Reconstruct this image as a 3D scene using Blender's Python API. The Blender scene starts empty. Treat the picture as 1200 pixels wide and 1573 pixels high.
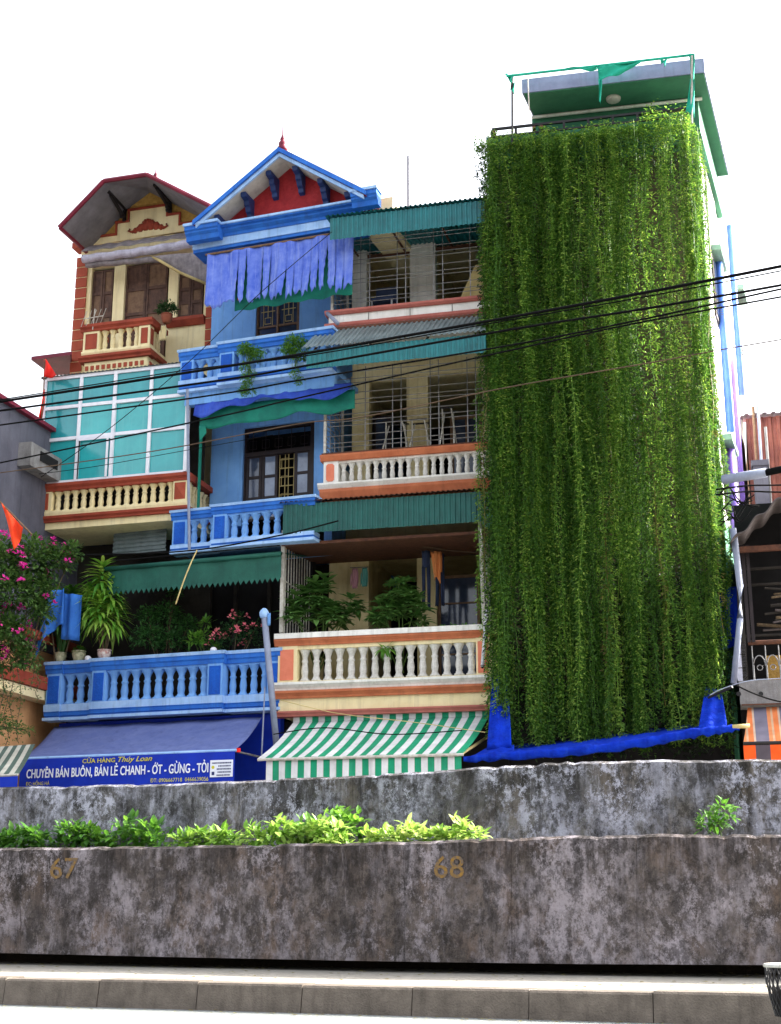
import bpy, math, random
from mathutils import Vector, Matrix
random.seed(7)
S = bpy.context.scene
COL = S.collection

# ------------------------------------------------------------------ camera
F, TILT, CZ = 2137.0, math.radians(15.73), 0.90
CT, ST = math.cos(TILT), math.sin(TILT)
cam = bpy.data.cameras.new('camera'); camo = bpy.data.objects.new('camera', cam); COL.objects.link(camo)
cam.sensor_fit = 'VERTICAL'; cam.sensor_height = 36.0; cam.lens = 36.0 * F / 1573.0
cam.clip_start = 0.1; cam.clip_end = 3000
camo.location = (0, 0, CZ); camo.rotation_euler = (math.radians(90) + TILT, 0, 0)
S.camera = camo
# ------------------------------------------------------------------ sky, sun, exposure
SUN = Vector((1.45*.954+.9*.3, -1.45*.3+.9*.954, 1.0)).normalized()
elev = math.asin(SUN.z); az = math.atan2(SUN.x, SUN.y)
w = bpy.data.worlds.new('World'); S.world = w; w.use_nodes = True
nt = w.node_tree; nt.nodes.clear()
sky = nt.nodes.new('ShaderNodeTexSky'); sky.sky_type = 'NISHITA'; sky.sun_disc = False
sky.sun_elevation = elev; sky.sun_rotation = az; sky.air_density = 1.0; sky.dust_density = 7.0; sky.ozone_density = 1.0
bg = nt.nodes.new('ShaderNodeBackground'); bg.inputs[1].default_value = 0.15
wo = nt.nodes.new('ShaderNodeOutputWorld')
hz = nt.nodes.new('ShaderNodeHueSaturation'); hz.inputs['Saturation'].default_value = 0.30   # thin milky haze over the whole sky
nt.links.new(sky.outputs[0], hz.inputs['Color']); nt.links.new(hz.outputs[0], bg.inputs[0]); nt.links.new(bg.outputs[0], wo.inputs[0])
sl = bpy.data.lights.new('sun', 'SUN'); sl.energy = 3.6; sl.angle = math.radians(0.5); sl.color = (1.0, 0.95, 0.86)
so = bpy.data.objects.new('sun', sl); COL.objects.link(so)
so.rotation_euler = SUN.to_track_quat('Z', 'Y').to_euler()
S.view_settings.view_transform = 'Standard'; S.view_settings.look = 'None'
S.view_settings.exposure = 2.4; S.view_settings.gamma = 1.0; S.view_settings.use_curve_mapping = False
S.render.resolution_x = 781; S.render.resolution_y = 1024
S.render.engine = 'CYCLES'

# ------------------------------------------------------------------ materials
def lin(c):
    return tuple(((v/255.0)/12.92 if v <= 10 else ((v/255.0+0.055)/1.055)**2.4) for v in c)
MATS = {}
def mat(name, c, c2=None, rough=0.75, scale=3.0, fac=0.5, streak=0.0, bump=0.15, bscale=60.0, spec=0.3, metal=0.0, dirt=(70, 62, 52), stain=1.0):
    """weathered surface: colour c mottled with c2, rain streaks of dirt, fine relief"""
    m = bpy.data.materials.new(name); m.use_nodes = True; t = m.node_tree; N = t.nodes; L = t.links
    b = N['Principled BSDF']; b.inputs['Roughness'].default_value = rough; b.inputs['Metallic'].default_value = metal
    b.inputs['Specular IOR Level'].default_value = spec
    tc = N.new('ShaderNodeTexCoord')
    n1 = N.new('ShaderNodeTexNoise'); n1.inputs['Scale'].default_value = scale; n1.inputs['Detail'].default_value = 8; n1.inputs['Roughness'].default_value = 0.65
    L.new(tc.outputs['Object'], n1.inputs['Vector'])
    r1 = N.new('ShaderNodeValToRGB'); r1.color_ramp.elements[0].position = 0.5-0.28*fac-0.02; r1.color_ramp.elements[1].position = 0.5+0.25*fac+0.03
    L.new(n1.outputs['Fac'], r1.inputs['Fac'])
    a = lin(c); d = lin(c2) if c2 else tuple(v*0.8 for v in a)
    mx = N.new('ShaderNodeMix'); mx.data_type = 'RGBA'; mx.inputs['A'].default_value = (*d, 1); mx.inputs['B'].default_value = (*a, 1)
    L.new(r1.outputs['Color'], mx.inputs['Factor']); out = mx.outputs['Result']
    if streak > 0:
        mp = N.new('ShaderNodeMapping'); mp.inputs['Scale'].default_value = (9, 9, 0.7); L.new(tc.outputs['Object'], mp.inputs['Vector'])
        n2 = N.new('ShaderNodeTexNoise'); n2.inputs['Scale'].default_value = 1.0*stain; n2.inputs['Detail'].default_value = 7; n2.inputs['Roughness'].default_value = 0.7
        L.new(mp.outputs['Vector'], n2.inputs['Vector'])
        r2 = N.new('ShaderNodeValToRGB'); r2.color_ramp.elements[0].position = 0.5; r2.color_ramp.elements[1].position = 0.78
        r2.color_ramp.elements[1].color = (streak, streak, streak, 1)
        L.new(n2.outputs['Fac'], r2.inputs['Fac'])
        m2 = N.new('ShaderNodeMix'); m2.data_type = 'RGBA'; L.new(out, m2.inputs['A']); m2.inputs['B'].default_value = (*lin(dirt), 1)
        L.new(r2.outputs['Color'], m2.inputs['Factor']); out = m2.outputs['Result']
    L.new(out, b.inputs['Base Color'])
    if bump > 0:
        n3 = N.new('ShaderNodeTexNoise'); n3.inputs['Scale'].default_value = bscale; n3.inputs['Detail'].default_value = 4
        L.new(tc.outputs['Object'], n3.inputs['Vector'])
        bp = N.new('ShaderNodeBump'); bp.inputs['Strength'].default_value = bump; bp.inputs['Distance'].default_value = 0.02
        L.new(n3.outputs['Fac'], bp.inputs['Height']); L.new(bp.outputs['Normal'], b.inputs['Normal'])
    MATS[name] = m
    return m
def leafmat(name, cols, trans=0.35, rough=0.5):
    m = bpy.data.materials.new(name); m.use_nodes = True; t = m.node_tree; N = t.nodes; L = t.links
    b = N['Principled BSDF']; b.inputs['Roughness'].default_value = rough; b.inputs['Specular IOR Level'].default_value = 0.35
    g = N.new('ShaderNodeNewGeometry'); r = N.new('ShaderNodeValToRGB')
    el = r.color_ramp.elements
    while len(el) < len(cols): el.new(0.5)
    for i, c in enumerate(cols):
        el[i].position = i/(len(cols)-1); el[i].color = (*lin(c), 1)
    oi = N.new('ShaderNodeObjectInfo'); ad = N.new('ShaderNodeMath'); ad.operation = 'MULTIPLY_ADD'; ad.inputs[1].default_value = 0.45
    ml = N.new('ShaderNodeMath'); ml.operation = 'MULTIPLY'; ml.inputs[1].default_value = 0.62
    L.new(oi.outputs['Random'], ad.inputs[0]); L.new(g.outputs['Random Per Island'], ml.inputs[0]); L.new(ml.outputs[0], ad.inputs[2])
    L.new(ad.outputs[0], r.inputs['Fac']); L.new(r.outputs['Color'], b.inputs['Base Color'])
    tr = N.new('ShaderNodeBsdfTranslucent')
    hs = N.new('ShaderNodeHueSaturation'); hs.inputs['Saturation'].default_value = 1.0; hs.inputs['Value'].default_value = 1.45; hs.inputs['Hue'].default_value = 0.485
    L.new(r.outputs['Color'], hs.inputs['Color']); L.new(hs.outputs['Color'], tr.inputs['Color'])
    ms = N.new('ShaderNodeMixShader'); ms.inputs[0].default_value = trans
    L.new(b.outputs[0], ms.inputs[1]); L.new(tr.outputs[0], ms.inputs[2]); L.new(ms.outputs[0], N['Material Output'].inputs['Surface'])
    MATS[name] = m
    return m
def stripemat(name, cols, period, axis=0, seed=0, rough=0.7):
    """woven or printed awning cloth in repeating bands along one object axis"""
    m = bpy.data.materials.new(name); m.use_nodes = True; t = m.node_tree; N = t.nodes; L = t.links
    b = N['Principled BSDF']; b.inputs['Roughness'].default_value = rough; b.inputs['Specular IOR Level'].default_value = 0.2
    tc = N.new('ShaderNodeTexCoord'); sp = N.new('ShaderNodeSeparateXYZ'); L.new(tc.outputs['Object'], sp.inputs[0])
    dv = N.new('ShaderNodeMath'); dv.operation = 'DIVIDE'; dv.inputs[1].default_value = period; L.new(sp.outputs[axis], dv.inputs[0])
    fr = N.new('ShaderNodeMath'); fr.operation = 'FRACT'; L.new(dv.outputs[0], fr.inputs[0])
    r = N.new('ShaderNodeValToRGB'); r.color_ramp.interpolation = 'CONSTANT'; el = r.color_ramp.elements
    while len(el) < len(cols): el.new(0.5)
    for i, c in enumerate(cols): el[i].position = c[0]; el[i].color = (*lin(c[1]), 1)
    L.new(fr.outputs[0], r.inputs['Fac'])
    n = N.new('ShaderNodeTexNoise'); n.inputs['Scale'].default_value = 5; n.inputs['Detail'].default_value = 8; L.new(tc.outputs['Object'], n.inputs['Vector'])
    rr = N.new('ShaderNodeMapRange'); rr.inputs[1].default_value = 0.3; rr.inputs[2].default_value = 0.7; rr.inputs[3].default_value = 0.75; rr.inputs[4].default_value = 1.05
    L.new(n.outputs['Fac'], rr.inputs[0])
    mx = N.new('ShaderNodeMix'); mx.data_type = 'RGBA'; mx.blend_type = 'MULTIPLY'; mx.inputs['Factor'].default_value = 1
    L.new(r.outputs['Color'], mx.inputs['A']); L.new(rr.outputs[0], mx.inputs['B']); L.new(mx.outputs['Result'], b.inputs['Base Color'])
    MATS[name] = m
    return m
def concretemat(name, dark, mid, pale, rust, pale_amt=0.5, vs=0.35, ztop=1.5, zspan=0.5):
    """old retaining wall: dark algae film, pale lime bloom running down, rusty patches"""
    m = bpy.data.materials.new(name); m.use_nodes = True; t = m.node_tree; N = t.nodes; L = t.links
    b = N['Principled BSDF']; b.inputs['Roughness'].default_value = 0.9; b.inputs['Specular IOR Level'].default_value = 0.15
    tc = N.new('ShaderNodeTexCoord')
    def noise(sx, sy, sz, sc, det, ro, off=0, dist=0):
        mp = N.new('ShaderNodeMapping'); mp.inputs['Scale'].default_value = (sx, sy, sz); mp.inputs['Location'].default_value = (off, off*0.7, off*0.3)
        L.new(tc.outputs['Object'], mp.inputs['Vector'])
        n = N.new('ShaderNodeTexNoise'); n.inputs['Scale'].default_value = sc; n.inputs['Detail'].default_value = det; n.inputs['Roughness'].default_value = ro
        n.inputs['Distortion'].default_value = dist
        L.new(mp.outputs['Vector'], n.inputs['Vector']); return n.outputs['Fac']
    def ramp(s, a, bb):
        r = N.new('ShaderNodeMapRange'); r.inputs[1].default_value = a; r.inputs[2].default_value = bb; r.clamp = True; L.new(s, r.inputs[0]); return r.outputs[0]
    def mix(f, A, Bc, raw=False):
        x = N.new('ShaderNodeMix'); x.data_type = 'RGBA'
        if hasattr(A, 'links'): L.new(A, x.inputs['A'])
        else: x.inputs['A'].default_value = (*lin(A), 1)
        if hasattr(Bc, 'links'): L.new(Bc, x.inputs['B'])
        else: x.inputs['B'].default_value = (*lin(Bc), 1)
        L.new(f, x.inputs['Factor']); return x.outputs['Result']
    def mul(a, bb):
        x = N.new('ShaderNodeMath'); x.operation = 'MULTIPLY'; L.new(a, x.inputs[0])
        if hasattr(bb, 'links'): L.new(bb, x.inputs[1])
        else: x.inputs[1].default_value = bb
        return x.outputs[0]
    base = mix(ramp(noise(1, 1, 1, 3.6, 13, 0.78), 0.40, 0.60), dark, mid)
    base = mix(mul(ramp(noise(1, 1, 0.8, 1.1, 8, 0.65, 5), 0.48, 0.62), 0.75), base, rust)
    base = mix(mul(ramp(noise(1, 1, 0.45, 3.4, 12, 0.78, 41), 0.50, 0.58), 0.8), base, tuple(int(v*0.62) for v in dark))
    bloom = mul(ramp(noise(1, 1, vs, 2.3, 13, 0.76, 11, 0.3), 0.46, 0.57), ramp(noise(1, 1, 0.7, 8, 12, 0.8, 17), 0.41, 0.53))
    zone = ramp(noise(1, 1, 0.6, 0.9, 6, 0.6, 61), 0.30, 0.58)
    base = mix(mul(mul(bloom, zone), pale_amt), base, pale)
    base = mix(mul(ramp(noise(1, 1, 0.7, 1.0, 7, 0.7, 71), 0.50, 0.66), 0.6), base, tuple(int(v*0.7) for v in dark))
    base = mix(mul(zone, 0.12), base, pale)
    run = mul(ramp(noise(5, 5, 0.5, 1.3, 12, 0.8, 23), 0.58, 0.68), 0.45)
    base = mix(run, base, tuple(min(255, v+10) for v in pale))
    drk = mul(mul(ramp(noise(4, 4, 0.25, 1.2, 10, 0.75, 31), 0.52, 0.66), ramp(noise(1, 1, 1, 9, 8, 0.8, 37), 0.36, 0.6)), 0.8)
    base = mix(drk, base, tuple(int(v*0.5) for v in dark))
    spz = N.new('ShaderNodeSeparateXYZ'); L.new(tc.outputs['Object'], spz.inputs[0])      # algae drips running down from the coping
    drip = mul(mul(ramp(noise(7, 7, 0.35, 1.4, 12, 0.75, 51), 0.40, 0.60), ramp(spz.outputs[2], ztop-zspan, ztop-0.02)), 0.85)
    base = mix(drip, base, tuple(int(v*0.55) for v in dark))
    flake = mul(mul(ramp(noise(1, 1, 0.8, 4.2, 15, 0.88, 81), 0.51, 0.535), ramp(noise(1, 1, 0.6, 1.2, 6, 0.6, 87), 0.42, 0.58)), 0.75)
    base = mix(flake, base, pale)
    pit = mul(ramp(noise(1, 1, 0.8, 5.0, 15, 0.88, 93), 0.515, 0.54), 0.6)
    base = mix(pit, base, tuple(int(v*0.6) for v in dark))
    speck = ramp(noise(1, 1, 1, 30, 10, 0.85, 3), 0.53, 0.66)
    base = mix(mul(speck, 0.5), base, tuple(int(v*0.5) for v in dark))
    L.new(base, b.inputs['Base Color'])
    bp = N.new('ShaderNodeBump'); bp.inputs['Strength'].default_value = 0.5; bp.inputs['Distance'].default_value = 0.02
    L.new(noise(1, 1, 1, 22, 8, 0.7), bp.inputs['Height']); L.new(bp.outputs['Normal'], b.inputs['Normal'])
    MATS[name] = m
    return m

mat('lblue', (126, 178, 234), (98, 150, 216), streak=0.6, dirt=(84, 108, 140), fac=0.9)
mat('lblue2', (168, 202, 240), (138, 176, 224), streak=0.6, dirt=(96, 116, 146))
mat('mblue', (48, 116, 206), (34, 94, 184), streak=0.6, dirt=(50, 72, 108))
mat('dblue', (18, 92, 194), (14, 72, 168), bump=0.7, bscale=28, streak=0.4, dirt=(30, 54, 96))
mat('tarpblue', (12, 50, 176), (8, 34, 136), rough=0.85, bump=0.8, bscale=16, spec=0.08, scale=7, streak=0.5, dirt=(40, 78, 176))
mat('signblue', (14, 50, 178), (10, 40, 156), rough=0.6, spec=0.2, streak=0.3, dirt=(40, 66, 150))
mat('awnblue', (104, 116, 164), (82, 96, 152), rough=0.8, scale=5, streak=0.7, dirt=(66, 74, 116), fac=0.8)
mat('blindblue', (116, 138, 216), (58, 88, 194), scale=5, fac=0.8, rough=0.9, streak=0.7, dirt=(156, 170, 216), stain=2.0)
mat('oldtarp', (54, 88, 196), (40, 66, 168), rough=0.8, scale=6, streak=0.5, dirt=(90, 110, 180))
mat('tealcloth', (22, 130, 110), (12, 100, 88), rough=0.7)
mat('cream', (240, 226, 182), (222, 204, 154), streak=0.4, dirt=(120, 98, 66), fac=0.8)
mat('cream_wall', (226, 212, 168), (206, 188, 138), streak=0.5, dirt=(124, 102, 66))
mat('stucco', (196, 158, 84), (150, 112, 52), scale=14, bump=0.8, bscale=26, fac=0.9)
mat('redbrown', (158, 70, 48), (132, 54, 38), streak=0.35, dirt=(60, 30, 24))
mat('brick', (166, 78, 54), (146, 62, 42), streak=0.2, dirt=(80, 40, 30), bump=0.3)
mat('maroon', (120, 30, 52), (96, 22, 42), rough=0.5)
mat('red_stucco', (168, 44, 48), (142, 32, 38), bump=0.8, bscale=24, scale=8)
mat('soffit', (205, 200, 190), (176, 170, 160), streak=0.3)
mat('soffit_grey', (128, 126, 130), (104, 102, 106), streak=0.3)
mat('white', (238, 236, 230), (214, 212, 204), streak=0.5, dirt=(128, 120, 104))
mat('white_side', (232, 232, 228), (215, 215, 212), streak=0.15)
mat('baluwhite', (226, 224, 218), (192, 188, 180), scale=20, streak=0.4, dirt=(110, 104, 92))
mat('salmon', (224, 132, 104), (206, 112, 84))
mat('orange', (196, 116, 78), (172, 94, 60), streak=0.45, dirt=(110, 70, 50))
mat('rose', (188, 112, 100), (164, 90, 80), streak=0.35, dirt=(100, 66, 58))
mat('greenval', (30, 116, 122), (20, 92, 98), rough=0.45, streak=0.35, dirt=(14, 62, 62), spec=0.4)
mat('greenval_dark', (30, 92, 86), (22, 74, 70), rough=0.5, streak=0.4, dirt=(16, 50, 46), spec=0.35)
mat('tinroof', (120, 134, 136), (86, 100, 102), rough=0.4, streak=0.6, dirt=(60, 60, 58), spec=0.5)
mat('greenawn', (32, 94, 80), (24, 76, 66), rough=0.65, streak=0.4, dirt=(18, 52, 44))
mat('aluwhite', (232, 232, 238), (214, 214, 224), rough=0.45, bump=0, streak=0.25, dirt=(150, 150, 156))
mat('tealglass', (46, 164, 168), (36, 142, 148), rough=0.12, scale=1.2, bump=0.05, bscale=3, spec=0.6, streak=0.3, dirt=(90, 176, 176))
mat('tealglass_pale', (58, 174, 176), (44, 152, 156), rough=0.12, scale=1.2, bump=0.05, bscale=3, spec=0.6, streak=0.3, dirt=(100, 184, 182))
mat('tealglass_deep', (38, 152, 160), (30, 132, 140), rough=0.12, scale=1.2, bump=0.05, bscale=3, spec=0.6, streak=0.3, dirt=(80, 166, 168))
mat('wood', (96, 70, 58), (66, 46, 40), scale=12, streak=0.6, dirt=(130, 100, 80), rough=0.7)
mat('woodpale', (132, 104, 80), (102, 78, 62), scale=12, streak=0.5, dirt=(60, 44, 36))
mat('darkwood', (44, 34, 36), (30, 22, 24), rough=0.5)
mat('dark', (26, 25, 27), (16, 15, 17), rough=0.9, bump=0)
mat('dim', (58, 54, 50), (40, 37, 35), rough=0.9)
mat('glass', (120, 134, 158), (92, 104, 130), rough=0.08, bump=0, spec=0.6)
mat('glassdim', (64, 74, 96), (44, 52, 72), rough=0.08, bump=0, spec=0.6)
mat('steel', (150, 150, 152), (110, 106, 104), rough=0.4, metal=0.6, scale=12)
mat('steelpaint', (200, 198, 190), (160, 152, 140), rough=0.5, scale=14)
mat('ironblack', (34, 32, 34), (24, 22, 24), rough=0.5)
mat('rust', (104, 66, 48), (72, 46, 36), scale=12)
mat('navyiron', (40, 62, 112), (28, 44, 88), rough=0.5)
mat('pipegrey', (142, 150, 170), (118, 126, 148), rough=0.45, streak=0.3)
mat('pipeblue', (96, 138, 226), (80, 118, 205), rough=0.4)
mat('pipelilac', (148, 120, 214), (130, 104, 196), rough=0.5)
mat('cable', (12, 12, 13), (8, 8, 9), rough=0.8, bump=0, spec=0.1)
mat('cablebrown', (96, 76, 58), (74, 58, 44), rough=0.7, bump=0)
mat('straw', (196, 178, 122), (160, 140, 92), rough=0.8)
mat('greytarp', (148, 140, 142), (104, 98, 102), scale=7, streak=0.7, dirt=(70, 62, 62), rough=0.8)
mat('greytarp_light', (188, 184, 200), (146, 142, 156), scale=7, streak=0.6, dirt=(96, 90, 96), rough=0.8)
mat('egreen', (62, 122, 92), (50, 104, 80), streak=0.25, dirt=(40, 70, 56))
mat('egreen_pale', (120, 150, 134), (98, 130, 114), streak=0.2)
mat('slabgrey', (140, 146, 176), (120, 126, 156), streak=0.3)
mat('oldplaster', (92, 86, 58), (64, 60, 42), scale=4, streak=0.6, dirt=(46, 44, 30))
mat('net', (40, 180, 150), (24, 150, 124), rough=0.8)
mat('lattice', (170, 168, 162), (140, 138, 132), scale=22, bump=0.6, bscale=30)
mat('zgrey', (96, 96, 108), (66, 66, 78), scale=1.6, streak=0.7, dirt=(46, 46, 54), fac=0.8)
mat('tan', (206, 158, 112), (182, 134, 92), streak=0.4, dirt=(110, 80, 58))
mat('concrete_slab', (142, 140, 140), (112, 110, 110), streak=0.5, scale=6, bump=0.4)
mat('rustwall', (142, 86, 72), (112, 62, 54), streak=0.6, dirt=(80, 44, 40), rough=0.6)
mat('pinkroof', (206, 150, 178), (180, 122, 152), streak=0.4, rough=0.5)
mat('asbestos', (92, 84, 84), (66, 60, 60), scale=6, streak=0.4)
mat('rug_tile', (206, 206, 220), (184, 184, 200), scale=16, bump=0.4)
mat('flagred', (232, 40, 28), (214, 28, 22), rough=0.7)
mat('flagorange', (240, 74, 24), (220, 58, 18), rough=0.7)
mat('terracotta', (150, 84, 60), (122, 64, 46))
mat('glaze', (196, 190, 160), (120, 124, 96), scale=18, fac=0.6, rough=0.3)
mat('glaze_white', (220, 214, 206), (160, 96, 90), scale=16, fac=0.5, rough=0.3)
mat('jeans', (52, 64, 92), (38, 48, 74), rough=0.9)
mat('orangecloth', (206, 132, 78), (180, 108, 60), rough=0.9)
mat('pinkcloth', (206, 160, 172), (186, 136, 150), rough=0.9)
mat('tealclothes', (110, 176, 168), (86, 150, 146), rough=0.9)
mat('blueclothes', (58, 122, 206), (40, 96, 182), rough=0.8)
mat('yellowpaint', (214, 206, 70), (190, 180, 56), rough=0.6, bump=0)
mat('whitepaint', (236, 238, 246), (222, 226, 238), rough=0.6, bump=0)
mat('ochre', (138, 104, 42), (92, 82, 74), scale=18, fac=0.4, rough=0.9)
mat('print', (52, 60, 110), (40, 48, 90), bump=0)
mat('soil', (62, 52, 42), (44, 38, 30), scale=16, bump=0.8)
mat('asphalt', (122, 125, 124), (96, 100, 100), scale=22, bump=0.6, bscale=140, rough=0.9)
mat('pavement', (150, 146, 138), (112, 108, 100), scale=9, bump=0.4, bscale=50, rough=0.9, fac=0.9)
mat('kerbstone', (118, 108, 98), (80, 73, 66), scale=6, streak=0.7, dirt=(58, 52, 47), bump=0.6, rough=0.95, fac=0.9)
mat('bark', (104, 88, 66), (74, 62, 48), scale=20)
mat('greenstem', (96, 122, 60), (72, 98, 46))
concretemat('wall_front', (58, 52, 48), (96, 87, 81), (154, 146, 151), (108, 89, 75), 0.95, 0.65, 1.52, 0.6)
concretemat('wall_rear', (60, 57, 53), (108, 105, 100), (192, 192, 206), (110, 99, 84), 1.0, 0.55, 2.35, 0.6)
leafmat('vine_leaf', [(38, 68, 22), (58, 98, 34), (88, 132, 46), (150, 176, 76)], 0.55)
leafmat('vine_dry', [(70, 62, 34), (104, 96, 48), (140, 138, 70)], 0.3)
leafmat('vine_shade', [(20, 40, 16), (32, 60, 22), (50, 82, 30)], 0.3)  # darker copy of vine_leaf: shade between the strands put into the colour
leafmat('vine_lit', [(96, 132, 40), (138, 168, 56), (176, 186, 76)], 0.45)
leafmat('leaf_lime', [(70, 112, 34), (104, 146, 52), (150, 182, 84), (196, 208, 128)], 0.3)
leafmat('leaf_mid', [(44, 86, 26), (70, 120, 38), (112, 160, 58)], 0.4)
leafmat('leaf_dark', [(26, 56, 26), (40, 80, 36), (62, 108, 48)], 0.3)
leafmat('leaf_broad', [(48, 84, 42), (70, 112, 52), (104, 146, 74)], 0.3)
leafmat('leaf_drac', [(48, 104, 34), (84, 144, 48), (140, 182, 70), (190, 210, 110)], 0.35)
leafmat('leaf_boug', [(34, 60, 26), (58, 92, 40), (92, 122, 60)], 0.35)
leafmat('magenta', [(176, 20, 120), (214, 40, 150), (226, 80, 170)], 0.4)
leafmat('pinkflower', [(196, 70, 96), (220, 104, 120), (230, 140, 140)], 0.4)
mat('awn_green', (18, 150, 108), (14, 128, 92), rough=0.7, streak=0.3, dirt=(90, 150, 130))
mat('awn_white', (222, 222, 222), (196, 196, 198), rough=0.7, streak=0.3)
mat('stripe_dk', (84, 104, 96), (64, 80, 74), streak=0.3)
mat('stripe_lt', (196, 194, 182), (168, 166, 156), streak=0.4)
stripemat('stripe_orange', [(0, (206, 130, 84)), (0.14, (196, 160, 130)), (0.22, (214, 120, 70)), (0.42, (196, 170, 150)), (0.5, (112, 108, 124))], 0.36)
stripemat('stripe_orange_val', [(0, (236, 90, 30)), (0.45, (84, 76, 84))], 0.36)

# ------------------------------------------------------------------ mesh helpers
def link(o): COL.objects.link(o); return o
def tag(o, label, cat, group=None, kind=None):
    if label: o['label'] = label
    if cat: o['category'] = cat
    if group: o['group'] = group
    if kind: o['kind'] = kind
    return o
def empty(name, loc=(0, 0, 0), rz=0.0):
    o = bpy.data.objects.new(name, None); link(o); o.location = loc; o.rotation_euler = (0, 0, rz); o.empty_display_size = 0.2
    return o
class MB:
    def __init__(s): s.v = []; s.f = []
    def add(s, vs, fs):
        b = len(s.v); s.v += [tuple(p) for p in vs]; s.f += [tuple(i+b for i in f) for f in fs]; return s
    def box(s, x0, x1, y0, y1, z0, z1):
        if x0 > x1: x0, x1 = x1, x0
        if y0 > y1: y0, y1 = y1, y0
        if z0 > z1: z0, z1 = z1, z0
        return s.add([(x0,y0,z0),(x1,y0,z0),(x1,y1,z0),(x0,y1,z0),(x0,y0,z1),(x1,y0,z1),(x1,y1,z1),(x0,y1,z1)],
                     [(3,2,1,0),(4,5,6,7),(0,1,5,4),(1,2,6,5),(2,3,7,6),(3,0,4,7)])
    def prism(s, poly, y0, y1):            # polygon in x,z pushed from y0 to y1
        n = len(poly); vs = [(x, y0, z) for x, z in poly]+[(x, y1, z) for x, z in poly]
        return s.add(vs, [tuple(range(n)), tuple(range(2*n-1, n-1, -1))]+[(i, i+n, (i+1) % n+n, (i+1) % n) for i in range(n)])
    def mold(s, prof, x0, x1):             # profile in y,z run along x
        n = len(prof); vs = [(x0, y, z) for y, z in prof]+[(x1, y, z) for y, z in prof]
        return s.add(vs, [tuple(range(n)), tuple(range(2*n-1, n-1, -1))]+[(i, i+n, (i+1) % n+n, (i+1) % n) for i in range(n)])
    def tube(s, pts, r, n=6, r1=None):
        pts = [Vector(p) for p in pts]; k = len(pts); ring = []
        vs = []
        for i, p in enumerate(pts):
            d = (pts[min(i+1, k-1)]-pts[max(i-1, 0)]).normalized()
            a = d.cross(Vector((0, 0, 1)))
            if a.length < 0.05: a = d.cross(Vector((1, 0, 0)))
            a.normalize(); b = d.cross(a)
            rr = r if r1 is None else r+(r1-r)*i/(k-1)
            for j in range(n):
                t = 2*math.pi*j/n; vs.append(p+a*math.cos(t)*rr+b*math.sin(t)*rr)
        fs = [(i*n+j, i*n+(j+1) % n, (i+1)*n+(j+1) % n, (i+1)*n+j) for i in range(k-1) for j in range(n)]
        fs += [tuple(range(n-1, -1, -1)), tuple(range((k-1)*n, k*n))]
        return s.add(vs, fs)
    def lathe(s, prof, c=(0, 0, 0), n=10):
        vs = []; k = len(prof)
        for r, z in prof:
            for j in range(n):
                t = 2*math.pi*(j+0.5)/n; vs.append((c[0]+r*math.cos(t), c[1]+r*math.sin(t), c[2]+z))
        fs = [(i*n+j, i*n+(j+1) % n, (i+1)*n+(j+1) % n, (i+1)*n+j) for i in range(k-1) for j in range(n)]
        fs += [tuple(range(n-1, -1, -1)), tuple(range((k-1)*n, k*n))]
        return s.add(vs, fs)
    def grid(s, fn, nu, nv, both=False):
        vs = [fn(i/nu, j/nv) for j in range(nv+1) for i in range(nu+1)]
        return s.add(vs, [(j*(nu+1)+i, j*(nu+1)+i+1, (j+1)*(nu+1)+i+1, (j+1)*(nu+1)+i) for j in range(nv) for i in range(nu)])
    def slab(s, fn, nu, nv, th):           # grid sheet with thickness along a constant vector th
        a = len(s.v); s.grid(fn, nu, nv); n = (nu+1)*(nv+1); top = s.v[a:a+n]
        t = Vector(th); s.v += [tuple(Vector(p)+t) for p in top]
        s.f += [tuple(reversed([a+n+j*(nu+1)+i, a+n+j*(nu+1)+i+1, a+n+(j+1)*(nu+1)+i+1, a+n+(j+1)*(nu+1)+i])) for j in range(nv) for i in range(nu)]
        rim = [i for i in range(nu+1)]+[j*(nu+1)+nu for j in range(1, nv+1)]+[nv*(nu+1)+i for i in range(nu-1, -1, -1)]+[j*(nu+1) for j in range(nv-1, 0, -1)]
        for k in range(len(rim)):
            p, q = a+rim[k], a+rim[(k+1) % len(rim)]; s.f.append((q, p, p+n, q+n))
        return s
    def leaf(s, p, d, up, L, W, droop=0.2, seg=2):
        p = Vector(p); d = Vector(d).normalized(); sd = d.cross(Vector(up))
        if sd.length < 0.01: sd = d.cross(Vector((1, 0, 0.3)))
        sd.normalize(); u = sd.cross(d)
        if seg == 1:
            m = p+d*L*0.45
            return s.add([p, m+sd*W*0.5+u*W*0.12, p+d*L-u*droop*L, m-sd*W*0.5+u*W*0.12], [(0, 1, 2), (0, 2, 3)])
        a = p+d*L*0.3-u*droop*L*0.1; b = p+d*L*0.65-u*droop*L*0.42; c = p+d*L-u*droop*L
        return s.add([p, a+sd*W*0.45+u*W*0.1, a, a-sd*W*0.45+u*W*0.1, b+sd*W*0.42+u*W*0.1, b, b-sd*W*0.42+u*W*0.1, c],
                     [(0, 1, 2), (0, 2, 3), (1, 4, 5, 2), (2, 5, 6, 3), (4, 7, 5), (5, 7, 6)])
    def xf(s, fn): s.v = [tuple(fn(p)) for p in s.v]; return s
    def mesh(s, name, m, smooth=False):
        me = bpy.data.meshes.new(name); me.from_pydata(s.v, [], s.f); me.update()
        me.materials.append(MATS[m])
        if smooth:
            for p in me.polygons: p.use_smooth = True
        return me
    def build(s, name, m, parent=None, smooth=False, loc=None):
        o = bpy.data.objects.new(name, s.mesh(name, m, smooth)); link(o)
        if parent is not None: o.parent = parent
        if loc: o.location = loc
        return o
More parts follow.
